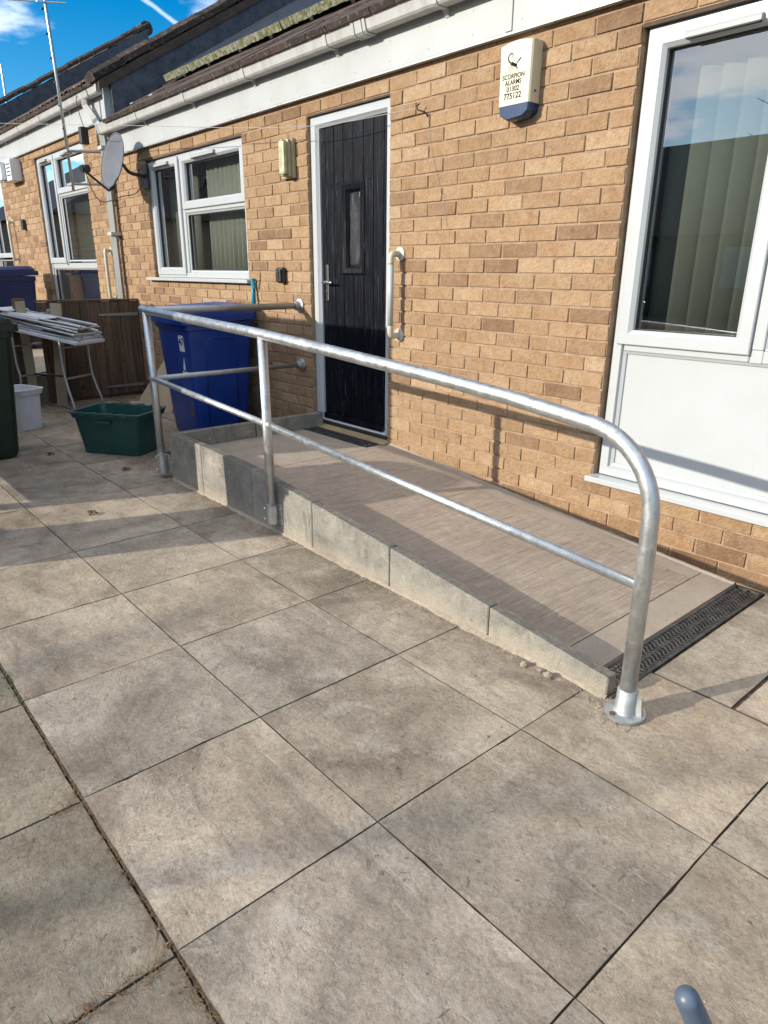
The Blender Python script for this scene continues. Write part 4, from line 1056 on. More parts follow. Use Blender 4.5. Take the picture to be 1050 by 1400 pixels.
hk = thing('wall_hook', 'rusty iron hook in the bricks right of the front door holding the washing line', 'hook', (.30, 0, 2.12))
obj('shank', T(smoothpath([(.015, 0, -.03), (.015, -.02, -.012), (0, -.035, -.004), (-.02, -.045, .004), (-.027, -.045, .022), (-.012, -.042, .032)], 5), .0042, 8), M_rusthook, hk, smooth=True)
ln = obj('washing_line', T(smoothpath([(.275, -.045, 2.13), (-.8, -.03 - .12, 2.165), (-3.0, -.42, 2.43), (-6.0, -.85, 2.80), (-9.5, -1.35, 3.32)], 6), .0022, 6), M_line)
tag(ln, 'thin washing line strung from the hook across the door and fascia to the left', 'washing line')
wr = obj('loose_wire', T(smoothpath([(.312, -.02, 2.10), (.36, -.012, 1.9), (.44, -.008, 1.7), (.50, -.006, 1.52)], 5), .0011, 5), M_line)
tag(wr, 'thin loose wire hanging from the rusty hook against the bricks', 'wire')

sq = thing('squeegee', 'teal handled squeegee leaning on the wall under the window beside the blue bin', 'squeegee', (-1.55, -.05, .2))
obj('handle', T([(-.01, .02, .96), (.0, .0, 1.03)], .0105, 10), M_teal, sq); 
obj('pole', T([(-.045, .035, 1.02), (.055, -.03, 0)], .008, 10), M_black, sq)
sq.children[0].data.materials.clear(); sq.children[0].data.materials.append(M_teal)
obj('grip', T([(-.049, .026, 1.03), (-.026, .012, .80)], .0145, 12), M_teal, sq, smooth=True)

# neighbour's wall things
for (x, z0, lb) in ((-4.57, .98, 'cream grab bar on the neighbouring wall beside the white downpipe'), (-8.25, 1.42, 'cream grab bar beside the far glazed door at the left edge')):
    gt = thing('grab_bar', lb, 'grab bar', (x, 0, z0))
    obj('bar', T(smoothpath([(0, 0, 0), (0, -.05, .0), (0, -.07, .03), (0, -.07, .47), (0, -.05, .5), (0, 0, .5)], 4), .018, 12), M_ivory, gt, smooth=True)
    obj('flange', T([(0, -.001, 0), (0, -.012, 0)], .04, 18), M_ivory, gt, auto=40); obj('flange', T([(0, -.001, .5), (0, -.012, .5)], .04, 18), M_ivory, gt, auto=40)
vb = thing('meter_box', 'off white louvred box on the far left wall under the gutter', 'vent box', (-7.55, 0, 2.40))
obj('case', B(-.36, .1, -.14, -.002, 0, .26, .012), M_whiteplas, vb); obj('front_unit', B(-.34, -.14, -.20, -.1405, .02, .24, .012), M_whiteplas, vb)
for k in range(4): obj('louvre', B(-.08, .08, -.147, -.1405, .06 + .045 * k, .07 + .045 * k, .001), M_gasket, vb)
kb2 = tag(obj('key_safe', B(-7.72, -7.62, -.05, -.002, 1.80, 1.93, .012), M_black), 'black key safe on the far left wall between the glazed door and window', 'key safe')

# ------------------------------------------------------------------ satellite dish, aerial
ds = thing('satellite_dish', 'grey satellite dish on the corner between the two bungalows', 'satellite dish', (-3.58, -.27, 2.235))
look = Vector((.10, -.96, .24)).normalized()
rot = look.to_track_quat('Z', 'Y').to_matrix().to_4x4()
bm = bmesh.new(); rings = []; NR, NS = 7, 36
for side in (0, 1):
    for i in range(NR + 1):
        r = i / NR; rings.append([bm.verts.new(rot @ Vector((.205 * r * math.cos(a), .24 * r * math.sin(a), .05 * r * r - .05 - side * .006))) for a in (2 * math.pi * k / NS for k in range(NS))] if i else [bm.verts.new(rot @ Vector((0, 0, -.05 - side * .006)))])
for side in (0, 1):
    o_ = side * (NR + 1)
    for i in range(NR):
        a, b = rings[o_ + i], rings[o_ + i + 1]
        for k in range(NS):
            if i == 0: bm.faces.new((a[0], b[k], b[(k + 1) % NS]))
            else: bm.faces.new((a[k], b[k], b[(k + 1) % NS], a[(k + 1) % NS]))
for k in range(NS): bm.faces.new((rings[NR][k], rings[NR][(k + 1) % NS], rings[2 * NR + 1][(k + 1) % NS], rings[2 * NR + 1][k]))
obj('reflector', bm, M_dish, ds, smooth=True)
rim = [rot @ Vector((.206 * math.cos(a), .241 * math.sin(a), -.003)) for a in (2 * math.pi * k / 40 for k in range(41))]
obj('rim', T(rim, .006, 6, False), M_dish, ds, smooth=True)
lowp = rot @ Vector((0, -.235, -.02)); lnb = rot @ Vector((0, -.17, .24))
obj('feed_arm', T([rot @ Vector((0, -.05, -.075)), rot @ Vector((0, -.23, -.04)), lowp + (rot @ Vector((0, -.03, .02))), lnb], .011, 8), M_black, ds)
obj('receiver', T([lnb + (rot @ Vector((0, .0, .03))), lnb + (rot @ Vector((0, .03, -.04)))], .032, 14), M_black, ds)
obj('receiver_body', T([lnb + (rot @ Vector((-.05, .02, .0))), lnb + (rot @ Vector((.04, .02, .0)))], .022, 8), M_black, ds)
obj('wall_mount', T(smoothpath([rot @ Vector((0, 0, -.06)), rot @ Vector((0, 0, -.11)), Vector((.1, .12, -.1)), Vector((.1, .265, -.12))], 4), .016, 10), M_black, ds, smooth=True)
obj('mount_plate', B(.05, .15, .256, .268, -.22, -.02), M_black, ds)
obj('cable', T(smoothpath([lnb, (-.10, -.12, -.34), (.02, .05, -.30), (.06, .18, -.26), (.12, .25, -.12), (.03, .262, -.02)], 5), .004, 6), M_black, ds, smooth=True)
ar = thing('tv_aerial', 'tall silver aerial mast bracketed to the neighbouring wall beside the dish', 'aerial', (-4.45, -.36, 2.04))
obj('mast', T([(0, 0, 0), (-.02, -.02, 1.2), (-.05, -.05, 2.6)], .0145, 12), M_alu, ar, smooth=True)
for k in range(7): obj('tape_band', T([(-.004 - .008 * k, -.004 - .008 * k, .35 + .2 * k), (-.0045 - .008 * k, -.0045 - .008 * k, .362 + .2 * k)], .0165, 12), M_black, ar)
for z_ in (.06, .36):
    obj('bracket_arm', B(-.12, .012, -.02, .0, z_ - .012, z_ + .012, .002), M_galvdull, ar)
    obj('bracket_arm', T([(0, 0, z_), (.03, .355, z_ + .02)], .013, 4), M_galvdull, ar)
obj('bracket_upright', B(.01, .05, .345, .357, .0, .42), M_galvdull, ar)
obj('antenna_boom', T([(.10, 0.12, 1.60), (-.20, -.30, 1.61)], .006, 8), M_alu, ar)
obj('antenna_rod', T([(-.05, -.09, 1.60), (-.05, -.09, 1.78)], .008, 8), M_alu, ar)
amp = thing('cable_box', 'black cable amplifier hanging below the neighbouring gutter beside the mast', 'cable box', (-4.62, -.12, 2.5))
obj('case', B(-.035, .035, -.05, .03, 0, .16, .01), M_black, amp); obj('lead', T(smoothpath([(0, 0, .16), (-.02, -.02, .28), (-.03, -.03, .42), (.0, .02, .47)], 4), .004, 6), M_black, amp, smooth=True)
ar2 = thing('tv_aerial', 'small distant aerial beyond the far roof at the left edge', 'aerial', (-17, 2.5, 4.75))
obj('mast', T([(0, 0, -.6), (0, 0, 1.15)], .022, 8), M_alu, ar2); obj('antenna_rod', T([(-.2, 0, .9), (.2, 0, .92)], .01, 6), M_alu, ar2)

# ------------------------------------------------------------------ bins and boxes
def wheelie(name, label, loc, rz, body, wd=.56, dp_=.62, h=1.02, front_extras=True, group=None, wheel_side=1):
    """front faces local -y"""
    t = thing(name, label, 'wheelie bin', loc, rz, group)
    bm = bmesh.new(); secs = []
    for (z, w_, y0, y1) in ((.02, wd * .80, -dp_ * .36, dp_ * .34), (.06, wd * .82, -dp_ * .38, dp_ * .36), (h * .55, wd * .91, -dp_ * .44, dp_ * .42), (h * .84, wd * .96, -dp_ * .475, dp_ * .45), (h * .845, wd * 1.0, -dp_ * .50, dp_ * .47), (h * .9, wd * 1.0, -dp_ * .50, dp_ * .47)):
        rr_ = .045; pts = []
        for (cx_, cy_, a0) in ((w_ / 2 - rr_, y0 + rr_, -90), (w_ / 2 - rr_, y1 - rr_, 0), (-w_ / 2 + rr_, y1 - rr_, 90), (-w_ / 2 + rr_, y0 + rr_, 180)):
            for k in range(5): a = math.radians(a0 + 22.5 * k); pts.append((cx_ + rr_ * math.cos(a), cy_ + rr_ * math.sin(a), z))
        secs.append([bm.verts.new(p) for p in pts])
    n = len(secs[0])
    for A_, B_ in zip(secs, secs[1:]):
        for k in range(n): bm.faces.new((A_[k], A_[(k + 1) % n], B_[(k + 1) % n], B_[k]))
    bm.faces.new(secs[0][::-1]); bm.faces.new(secs[-1]); obj('body', bm, body, t, auto=40)
    # lid: low dome with stepped front lip
    bm = bmesh.new(); secs = []
    for (z, ins, f) in ((h * .885, -.022, .03), (h * .93, -.022, .03), (h * .935, -.008, .012), (h * .965, -.006, .008), (h * .97, .012, -.012), (h * .995, .05, -.06), (h * 1.0, .09, -.1)):
        w_ = wd - 2 * ins; y0 = -dp_ * .5 + ins - f * .6; y1 = dp_ * .47 - ins * .5; rr_ = .05; pts = []
        for (cx_, cy_, a0) in ((w_ / 2 - rr_, y0 + rr_, -90), (w_ / 2 - rr_, y1 - rr_, 0), (-w_ / 2 + rr_, y1 - rr_, 90), (-w_ / 2 + rr_, y0 + rr_, 180)):
            for k in range(5): a = math.radians(a0 + 22.5 * k); pts.append((cx_ + rr_ * math.cos(a), cy_ + rr_ * math.sin(a), z + .03 * (cy_ / dp_ + .5)))
        secs.append([bm.verts.new(p) for p in pts])
    for A_, B_ in zip(secs, secs[1:]):
        for k in range(n): bm.faces.new((A_[k], A_[(k + 1) % n], B_[(k + 1) % n], B_[k]))
    bm.faces.new(secs[0][::-1]); bm.faces.new(secs[-1]); obj('lid', bm, body, t, auto=35)
    obj('handle_bar', T([(-wd * .4, dp_ * .52, h * .93), (wd * .4, dp_ * .52, h * .93)], .017, 12), body, t, smooth=True)
    for sx in (-.4, 0, .4): obj('hinge', B(wd * sx - .02, wd * sx + .02, dp_ * .44, dp_ * .54, h * .91, h * .965, .006), body, t)
    for sx in (-1, 1):
        wq = obj('wheel', T([(sx * wd * .36, dp_ * .36, .1), (sx * wd * .36 + sx * .05, dp_ * .36, .1)], .1, 24), M_black, t, auto=40)
    return t
bb = wheelie('wheelie_bin', 'blue wheelie bin with number sticker standing between the wall and the ramp landing', (-1.80, -.36, 0), 0, M_bluebin, .57, .60, 1.02, group=None)
# recessed arch on the side that faces the camera
def arch(parent, x, y0, y1, z0, z1):
    pts = [(x, y0, z0)] + [(x, y0 + .0, z1 - .09)]
    for k in range(7): a = math.pi - math.pi / 2 * k / 6; pts.append((x, y0 + .07 + .07 * math.cos(a), z1 - .07 + .07 * math.sin(a)))
    for k in range(7): a = math.pi / 2 - math.pi / 2 * k / 6; pts.append((x, y1 - .07 + .07 * math.cos(a), z1 - .07 + .07 * math.sin(a)))
    pts.append((x, y1, z0))
    # follow the taper of the side
    P = [Vector((.57 * (.41 + .07 * (p[2] - .06) / .8) + .0005, p[1], p[2])) for p in pts]
    obj('moulded_rib', T(P, .006, 8), M_bluebin, parent, smooth=True)
arch(bb, .28, -.14, .12, .12, .80)
# stickers on the front panel
def fronty(z): return -.60 * (.38 + .06 * (z - .06) / .50) if z < .56 else -.60 * (.44 + .035 * (z - .56) / .296)
for (z_, h_, w_) in ((.70, .12, .085),):
    bm = bmesh.new(); v = [bm.verts.new(p) for p in ((.105, fronty(z_) - .002, z_), (.105 + w_, fronty(z_) - .002, z_), (.105 + w_, fronty(z_ + h_) - .002, z_ + h_), (.105, fronty(z_ + h_) - .002, z_ + h_))]
    bm.faces.new(v); obj('number_sticker', bm, M_sticker, bb)
    text('printed_text', '47', .075, Matrix.Translation((.147, fronty(.765) - .004, .77)) @ WALLTXT, M_ink, bb, .0004)
bm = bmesh.new()
for (a, b, c, d) in ((.13, .165, .56, .60), (.137, .158, .60, .625), (.143, .152, .625, .65)): box(bm, a, b, fronty(.6) - .004, fronty(.6) - .003, c, d)
obj('white_emblem', bm, M_sticker, bb)
bm = B(.10, .195, fronty(.54) - .004, fronty(.54) - .003, .532, .548); obj('white_lettering_strip', bm, M_sticker, bb)
bm = bmesh.new()
rr = random.Random(3)
for k in range(14):
    z_ = rr.uniform(.16, .33); x_ = rr.uniform(.13, .19); box(bm, x_, x_ + rr.uniform(.006, .02), fronty(z_) - .0025, fronty(z_) - .0018, z_, z_ + rr.uniform(.008, .03))
obj('scuff_marks', bm, M_rust, bb)

gbn = wheelie('wheelie_bin', 'dark green wheelie bin cut off by the left edge of the photo', (-2.17, -2.02, 0), math.pi, M_greenbin, .55, .58, 1.0)
nb = wheelie('wheelie_bin', 'navy wheelie bin against the neighbouring wall beyond the wooden gate', (-7.0, -.5, .28), 0, M_navybin, .56, .60, 1.02)
bag = bmesh.new(); bmesh.ops.create_icosphere(bag, subdivisions=3, radius=.13)
for v in bag.verts:
    v.co *= 1 + .18 * math.sin(v.co.x * 47) * math.cos(v.co.y * 39 + v.co.z * 31); v.co = Vector((v.co.x * 1.5, v.co.y * 1.2, v.co.z * .34)) + Vector((-2.15, -1.93, 1.06))
tag(obj('cloth_bundle', bag, mat('grey_cloth', (.28, .27, .25), .9, noise=(20, .3, .7), col2=(.2, .19, .17)), smooth=True), 'crumpled grey cloth lying on the lid of the green wheelie bin', 'cloth')

pth = obj('path', B(-14, -4.1, -1.6, -.001, -.03, .28), M_fresh); pth['kind'] = 'structure'
cr_ = thing('recycling_box', 'dark green open recycling box on the patio beside the end of the ramp', 'box', (-1.72, -1.15, .0), math.radians(35))
def openbox(t, L1, W1_, L2, W2_, h, th, material, name='body'):
    bm = bmesh.new()
    def rr_(L_, W_, z, r=.05):
        pts = []
        for (cx_, cy_, a0) in ((L_ / 2 - r, -W_ / 2 + r, -90), (L_ / 2 - r, W_ / 2 - r, 0), (-L_ / 2 + r, W_ / 2 - r, 90), (-L_ / 2 + r, -W_ / 2 + r, 180)):
            for k in range(6): a = math.radians(a0 + 18 * k); pts.append(bm.verts.new((cx_ + r * math.cos(a), cy_ + r * math.sin(a), z)))
        return pts
    S_ = [rr_(L1, W1_, 0), rr_(L2 - .02, W2_ - .02, h * .86), rr_(L2 + .004, W2_ + .004, h * .865), rr_(L2 + .02, W2_ + .02, h * .97), rr_(L2 + .03, W2_ + .03, h * .98), rr_(L2 + .03, W2_ + .03, h), rr_(L2 - .015, W2_ - .015, h), rr_(L2 - .03 - th, W2_ - .03 - th, h * .85), rr_(L1 - .02, W1_ - .02, .012)]
    n = len(S_[0])
    for A_, B_ in zip(S_, S_[1:]):
        for k in range(n): bm.faces.new((A_[k], A_[(k + 1) % n], B_[(k + 1) % n], B_[k]))
    bm.faces.new(S_[0][::-1]); bm.faces.new(S_[-1]); return obj(name, bm, material, t, auto=35)
openbox(cr_, .47, .30, .56, .38, .31, .006, M_crate)
for sx in (-.17, -.06, .06, .17):
    for sy_ in (-1, 1): obj('rim_lug', B(sx - .03, sx + .03, sy_ * .203 - .006, sy_ * .203 + .006, .288, .318, .003), M_crate, cr_)
obj('hand_grip', B(-.055, .055, -.196, -.18, .235, .258, .003), M_crate, cr_)
wt = thing('plastic_tub', 'white plastic tub standing on the patio behind the green wheelie bin', 'tub', (-3.02, -1.50, 0), math.radians(20))
openbox(wt, .26, .20, .32, .24, .34, .005, M_whiteplas)

# table with folded chairs
tb = thing('folding_table', 'white folding table with steel tube legs in front of the wooden gate', 'table', (-3.72, -.98, 0), math.radians(33))
Mt = Matrix.Translation((0, 0, .715)) @ Matrix.Rotation(math.radians(9), 4, 'Y')
obj('table_top', B(-.46, .44, -.20, .20, -.015, .015, .006, mtx=Mt), M_whiteplas, tb)
for sx in (-.28, .24):
    for sy_ in (-.19, .19):
        obj('leg', T(smoothpath([(sx, sy_, .70 - sx * .16), (sx, sy_, .45), (sx + .02 * (1 if sx > 0 else 1), sy_, .28), (sx + (.1 if sx > 0 else -.06), sy_ * 1.1, .0)], 4), .012, 10), M_alu, tb, smooth=True)
    obj('cross_bar', T([(sx, -.19, .60), (sx, .19, .60)], .01, 8), M_alu, tb); obj('cross_bar', T([(sx + .01, -.19, .32), (sx + .01, .19, .32)], .01, 8), M_alu, tb)
obj('brace', T([(-.28, 0, .32), (.24, 0, .31)], .01, 8), M_black, tb)
def fchair(z, dx, an, dark, label):
    t = thing('folded_chair', label, 'folding chair', (-3.72 + dx, -.98 + dx * .3, z), math.radians(33 + an)); t.rotation_euler[1] = math.radians(9)
    a = M_alu
    for sy_ in (-.17, .17): obj('leg', T([(-.38, sy_, 0), (.44, sy_, 0)], .010, 8), a, t)
    for sy_ in (-.13, .13): obj('leg', T([(-.34, sy_, .022), (.44, sy_, .022)], .010, 8), a, t)
    obj('seat', B(-.36, .02 if not dark else .3, -.15, .15, .008, .02, .003), M_black if dark else M_whiteplas, t)
    obj('backrest', B(-.44, -.30, -.16, .16, .028, .042, .004), M_whiteplas, t)
    obj('cross_bar', T([(.42, -.17, 0), (.42, .17, 0)], .009, 8), a, t)
fchair(.745, 0, 2, False, 'folded white chair lying lowest of the pile on the white table')
fchair(.79, .02, -5, True, 'folded black seated chair lying in the middle of the pile on the table')
fchair(.835, -.04, 5, False, 'folded white chair on top of the pile on the table')

# ------------------------------------------------------------------ wooden gate and fence
gt = thing('wooden_gate', 'brown closeboard wooden gate with steel strap hinges behind the recycling box', 'gate', (-4.0, 0, 0))
for k in range(10):
    y0 = -1.0 + k * .1
    o = obj('board', B(-.012 - (.006 if k % 2 else 0), .008 - (.006 if k % 2 else 0), y0 + .0015, y0 + .0985, .04 + R.uniform(-.006, .006), .985 + R.uniform(-.004, .004), .002), M_fence, gt)
obj('top_rail', B(-.04, .014, -1.0, .0, .987, 1.003, .002), M_fence, gt)
for z_ in (.85, .12): 
    bm = bmesh.new(); prism(bm, [(-.02, z_ - .018), (-.02, z_ + .018), (-.42, z_ + .008), (-.42, z_ - .008)], 'x', .0085, .0125); obj('strap_hinge', bm, M_galvdull, gt)
obj('latch', B(.009, .03, -.92, -.84, .86, .92, .004), M_galv, gt); obj('latch_bolt', T([(.02, -.98, .89), (.02, -.80, .89)], .006, 8), M_galv, gt)
fp = thing('fence', 'low brown garden fence continuing left from the gate post', 'fence', (-4.0, -1.1, 0))
obj('post', B(-.05, .04, -.10, -.005, 0, 1.02, .004), M_fence, fp)
obj('post_face', B(.0405, .05, -.095, -.01, .2, 1.0, .002), M_board, fp)
for k in range(12):
    y0 = -.195 - k * .1; obj('board', B(-.012 - (.006 if k % 2 else 0), .008 - (.006 if k % 2 else 0), y0 + .0015, y0 + .0985, .04, .91 + R.uniform(-.004, .004), .002), M_fence, fp)
obj('top_rail', B(-.03, .014, -1.3, -.1, .912, .928, .002), M_fence, fp)
lb_ = tag(obj('leaning_plank', B(-.05, .05, -.01, .01, 0, .98, .002, mtx=Matrix.Translation((-3.86, -.93, 0)) @ Matrix.Rotation(math.radians(-4), 4, 'X') @ Matrix.Rotation(math.radians(60), 4, 'Z')), M_board), 'pale plank leaning upright against the gate post behind the table', 'plank')
# pale boards leaning on the wall next to the blue bin
for k, (dx, lbl, hh) in enumerate(((0, 'pale board leaning on the wall between the gate and the blue bin, front one', .66), (.06, 'narrow pale board leaning behind the front board beside the blue bin', .6))):
    bm = bmesh.new(); prism(bm, [(-.30, 0), (.16, 0), (.16, hh), (-.02, hh), (-.30, .08)], 'y', -.009, .009)
    for v in bm.verts: v.co = Matrix.Translation((-2.98 + dx * 3, -.30 + dx * 1.4, 0)) @ Matrix.Rotation(math.radians(-20), 4, 'X') @ Matrix.Rotation(math.radians(18), 4, 'Z') @ v.co
    tag(obj('leaning_board', bm, M_board), lbl, 'board')
for k in range(3):
    tag(obj('timber_offcut', B(-.3, .3, -.04, .04, 0, .03, .003, mtx=Matrix.Translation((-3.35 + .1 * k, -.45 + .12 * k, .002 + .031 * (k // 2))) @ Matrix.Rotation(.4 + .3 * k, 4, 'Z')), M_board if k != 1 else M_fence),
        ['pale timber offcut on the ground in front of the gate', 'dark timber offcut on the ground in front of the gate', 'pale timber offcut nearest the leaning boards'][k], 'timber')

# ------------------------------------------------------------------ litter, grass, rubble
def blades(name, spots, material, hmin, hmax, n, lay=0.5):
    vs, fs = [], []
    rr = random.Random(len(name) * 7 + n)
    for (x, y, z, rad) in spots:
        for k in range(n):
            a = rr.uniform(0, 6.28); r = rad * math.sqrt(rr.random()); bx_, by_ = x + r * math.cos(a), y + r * math.sin(a)
            h = rr.uniform(hmin, hmax); d = rr.uniform(0, 6.28); le = rr.uniform(.2, 1.0) * lay * h; w_ = rr.uniform(.0008, .0018)
            px_, py_ = math.cos(d + 1.57) * w_, math.sin(d + 1.57) * w_; i = len(vs)
            for s in (0, .5, 1):
                cx_, cy_, cz_ = bx_ + math.cos(d) * le * s * s * 1.5, by_ + math.sin(d) * le * s * s * 1.5, z + h * s * (1 - .3 * s * lay)
                q = 1 - s * .85; vs += [(cx_ - px_ * q, cy_ - py_ * q, cz_), (cx_ + px_ * q, cy_ + py_ * q, cz_)]
            fs += [(i, i + 1, i + 3, i + 2), (i + 2, i + 3, i + 5, i + 4)]
    me = bpy.data.meshes.new(name); me.from_pydata(vs, [], fs); o = link(name, me, material); o['kind'] = 'stuff'; return o
def along(x0, y0, x1, y1, n, rad, j=.006):
    return [(x0 + (x1 - x0) * (k + .5) / n + R.uniform(-j, j), y0 + (y1 - y0) * (k + .5) / n + R.uniform(-j, j), -.008, rad * R.uniform(.5, 1.2)) for k in range(n)]
blades('joint_grass', along(1.05, -2.62, 1.27, -2.62, 6, .015) + along(-.2, -2.09, -.72, -2.10, 8, .015) + along(.02, -2.09, -.2, -2.09, 4, .012) + along(2.363, -2.84, 2.36, -2.90, 3, .02) + [(2.345, -2.90, -.006, .03), (2.36, -2.95, -.006, .02)] + along(.105, -2.05, .105, -2.1, 2, .01), M_grass, .008, .028, 10, 1.2)
blades('dry_stalks', along(1.7, -2.62, 2.36, -2.62, 14, .008) + along(2.37, -2.62, 2.56, -2.62, 7, .02) + along(2.363, -2.64, 2.36, -2.85, 9, .018) + along(1.808, -2.63, 1.807, -2.7, 3, .015) + along(1.257, -2.62, 1.7, -2.62, 8, .006), M_dry, .006, .02, 10, 2.2)
blades('joint_debris', along(.105, -1.6, .105, -2.08, 10, .012) + along(-.72, -2.09, -1.4, -2.09, 10, .012) + along(1.257, -2.05, 1.26, -1.6, 5, .006) + along(2.0, -1.53, 2.3, -1.53, 4, .01) + along(1.81, -1.5, 1.80, -1.25, 6, .008) + along(2.36, -1.5, 2.362, -1.3, 5, .008), M_dry, .002, .008, 12, 2.5)
blades('gate_weeds', [(-3.85, -1.25, 0, .12), (-3.7, -1.35, 0, .06)], M_grass, .08, .25, 70, .7)
def pebbles(name, spots, material, seed):
    rr = random.Random(seed); bm = bmesh.new()
    for (x, y, z, s) in spots:
        r = bmesh.ops.create_icosphere(bm, subdivisions=1, radius=s)
        sx, sy_, sz = rr.uniform(.7, 1.4), rr.uniform(.7, 1.3), rr.uniform(.4, .8)
        mm = Matrix.Rotation(rr.uniform(0, 6), 3, 'Z')
        for v in r['verts']:
            c = v.co * (1 + rr.uniform(-.25, .25)); v.co = mm @ Vector((c.x * sx, c.y * sy_, c.z * sz * .7)) + Vector((x, y, z + s * .15))
    o = obj(name, bm, material); o['kind'] = 'stuff'; return o
rr = random.Random(11)
sp = [(rr.uniform(.6, 2.4), -1.19 - abs(rr.gauss(0, .04)) - .004, 0, rr.uniform(.001, .003)) for _ in range(420)]
sp += [(fx + .095 * math.cos(a) * rr.uniform(.75, 1.3), fy + .095 * math.sin(a) * rr.uniform(.75, 1.3), 0, .0008 + .0035 * rr.random() ** 4) for a in [rr.uniform(2.4, 5.8) for _ in range(240)]]
sp += [(rr.uniform(-.7, 2.4), -1.19 - abs(rr.gauss(0, .02)) - .003, 0, rr.uniform(.0015, .004)) for _ in range(260)]
pebbles('mortar_crumbs', sp, M_stone, 5)
pebbles('grit', [(rr.uniform(.2, 3.3), rr.uniform(-3.0, -1.25), 0, rr.uniform(.0008, .003)) for _ in range(420)] + [(rr.uniform(2.46, 3.2), rr.uniform(-1.2, -.05), 0, rr.uniform(.0008, .0025)) for _ in range(60)], M_stone, 6)
bm = bmesh.new()
for k in range(18):
    a = rr.uniform(2.7, 5.5); r_ = rr.uniform(.072, .098); cx_, cy_ = fx + r_ * math.cos(a), fy + r_ * math.sin(a); n_ = rr.randint(4, 6); s_ = rr.uniform(.006, .014)
    P = [(cx_ + s_ * rr.uniform(.6, 1.1) * math.cos(6.283 * j / n_ + a), cy_ + s_ * rr.uniform(.6, 1.1) * math.sin(6.283 * j / n_ + a)) for j in range(n_)]
    prism(bm, P, 'z', -.001, rr.uniform(.0008, .003))
o = obj('mortar_shards', bm, M_stone); o['kind'] = 'stuff'
for (x, y, s, lb2) in ((2.245, -1.235, .016, 'pale rubble lump against the low end of the ramp edging, nearer the post'), (2.15, -1.245, .014, 'pale rubble lump against the ramp edging, further from the post'), (2.205, -1.228, .008, 'small pale chip between the two rubble lumps beside the ramp edging')):
    bm = bmesh.new(); r = bmesh.ops.create_icosphere(bm, subdivisions=1, radius=s)
    for v in bm.verts: v.co = Vector((v.co.x * (1.15 + rr.uniform(-.3, .3)), v.co.y * (1 + rr.uniform(-.3, .3)), v.co.z * rr.uniform(.55, 1.0))) + Vector((x, y, s * .55))
    bmesh.ops.subdivide_edges(bm, edges=bm.edges[:], cuts=1, use_grid_fill=True)
    for v in bm.verts: v.co += Vector((rr.uniform(-.06, .06), rr.uniform(-.06, .06), rr.uniform(-.06, .06))) * s
    tag(obj('rubble_lump', bm, M_stone), lb2, 'rubble')
# mortar haunching along the foot of the edging
bm = bmesh.new(); prev = None
for k in range(121):
    x = -.75 + k * (2.44 + .75) / 120; w_ = .010 + .012 * rr.random() + .006 * math.sin(k * .21); h_ = .003 + .004 * rr.random()
    q = [bm.verts.new((x, -1.1905, h_ + .004)), bm.verts.new((x, -1.1905 - w_ * .5, h_)), bm.verts.new((x, -1.1905 - w_, -.0005))]
    if prev: bm.faces.new((prev[0], prev[1], q[1], q[0])); bm.faces.new((prev[1], prev[2], q[2], q[1]))
    prev = q
obj('mortar_fillet', bm, M_stone, ramp, smooth=True)
bm = bmesh.new(); prev = None
for k in range(81):
    x = .02 + k * (2.33 - .02) / 80; h_ = .006 + .004 * rr.random(); w_ = .012 + .006 * rr.random()
    q = [bm.verts.new((x, -.0015, zs(x) + h_)), bm.verts.new((x, -.002 - w_, zs(x) - .001))]
    if prev: bm.faces.new((prev[0], prev[1], q[1], q[0]))
    prev = q
obj('mortar_fillet', bm, M_fresh, ramp, smooth=True)
# fine sticks and straw lying about
bm = bmesh.new()
for k in range(70):
    x, y = rr.uniform(.2, 3.2), rr.uniform(-3.0, -1.25); a = rr.uniform(0, 6.28); le = rr.uniform(.008, .04); c_ = rr.uniform(-.3, .3)
    P = [Vector((x, y, .0015)), Vector((x + le * .5 * math.cos(a), y + le * .5 * math.sin(a), .002)), Vector((x + le * math.cos(a + c_), y + le * math.sin(a + c_), .0015))]
    tube(bm, P, .0006, 4)
o = obj('twig_litter', bm, M_dry); o['kind'] = 'stuff'
for (x, y, lb2) in ((-.39, -1.84, 'curled dead leaf on the shaded slabs left of the ramp'), (-1.15, -1.35, 'small dead leaf beside the recycling box'), (-1.9, -1.62, 'small dead leaf near the green wheelie bin')):
    bm = bmesh.new()
    for k in range(5):
        a = k * 1.25 + rr.uniform(0, .6); P = smoothpath([(x, y, .004), (x + .02 * math.cos(a), y + .02 * math.sin(a), .016), (x + .038 * math.cos(a + .4), y + .038 * math.sin(a + .4), .006)], 3)
        prev = None
        for i, p in enumerate(P):
            w_ = .009 * math.sin(math.pi * (i + .6) / (len(P) + .4)); q = [bm.verts.new(p + Vector((-math.sin(a), math.cos(a), .3)) * w_), bm.verts.new(p - Vector((-math.sin(a), math.cos(a), -.2)) * w_)]
            if prev: bm.faces.new((prev[0], prev[1], q[1], q[0]))
            prev = q
    tag(obj('dead_leaf', bm, M_leaf), lb2, 'leaf')

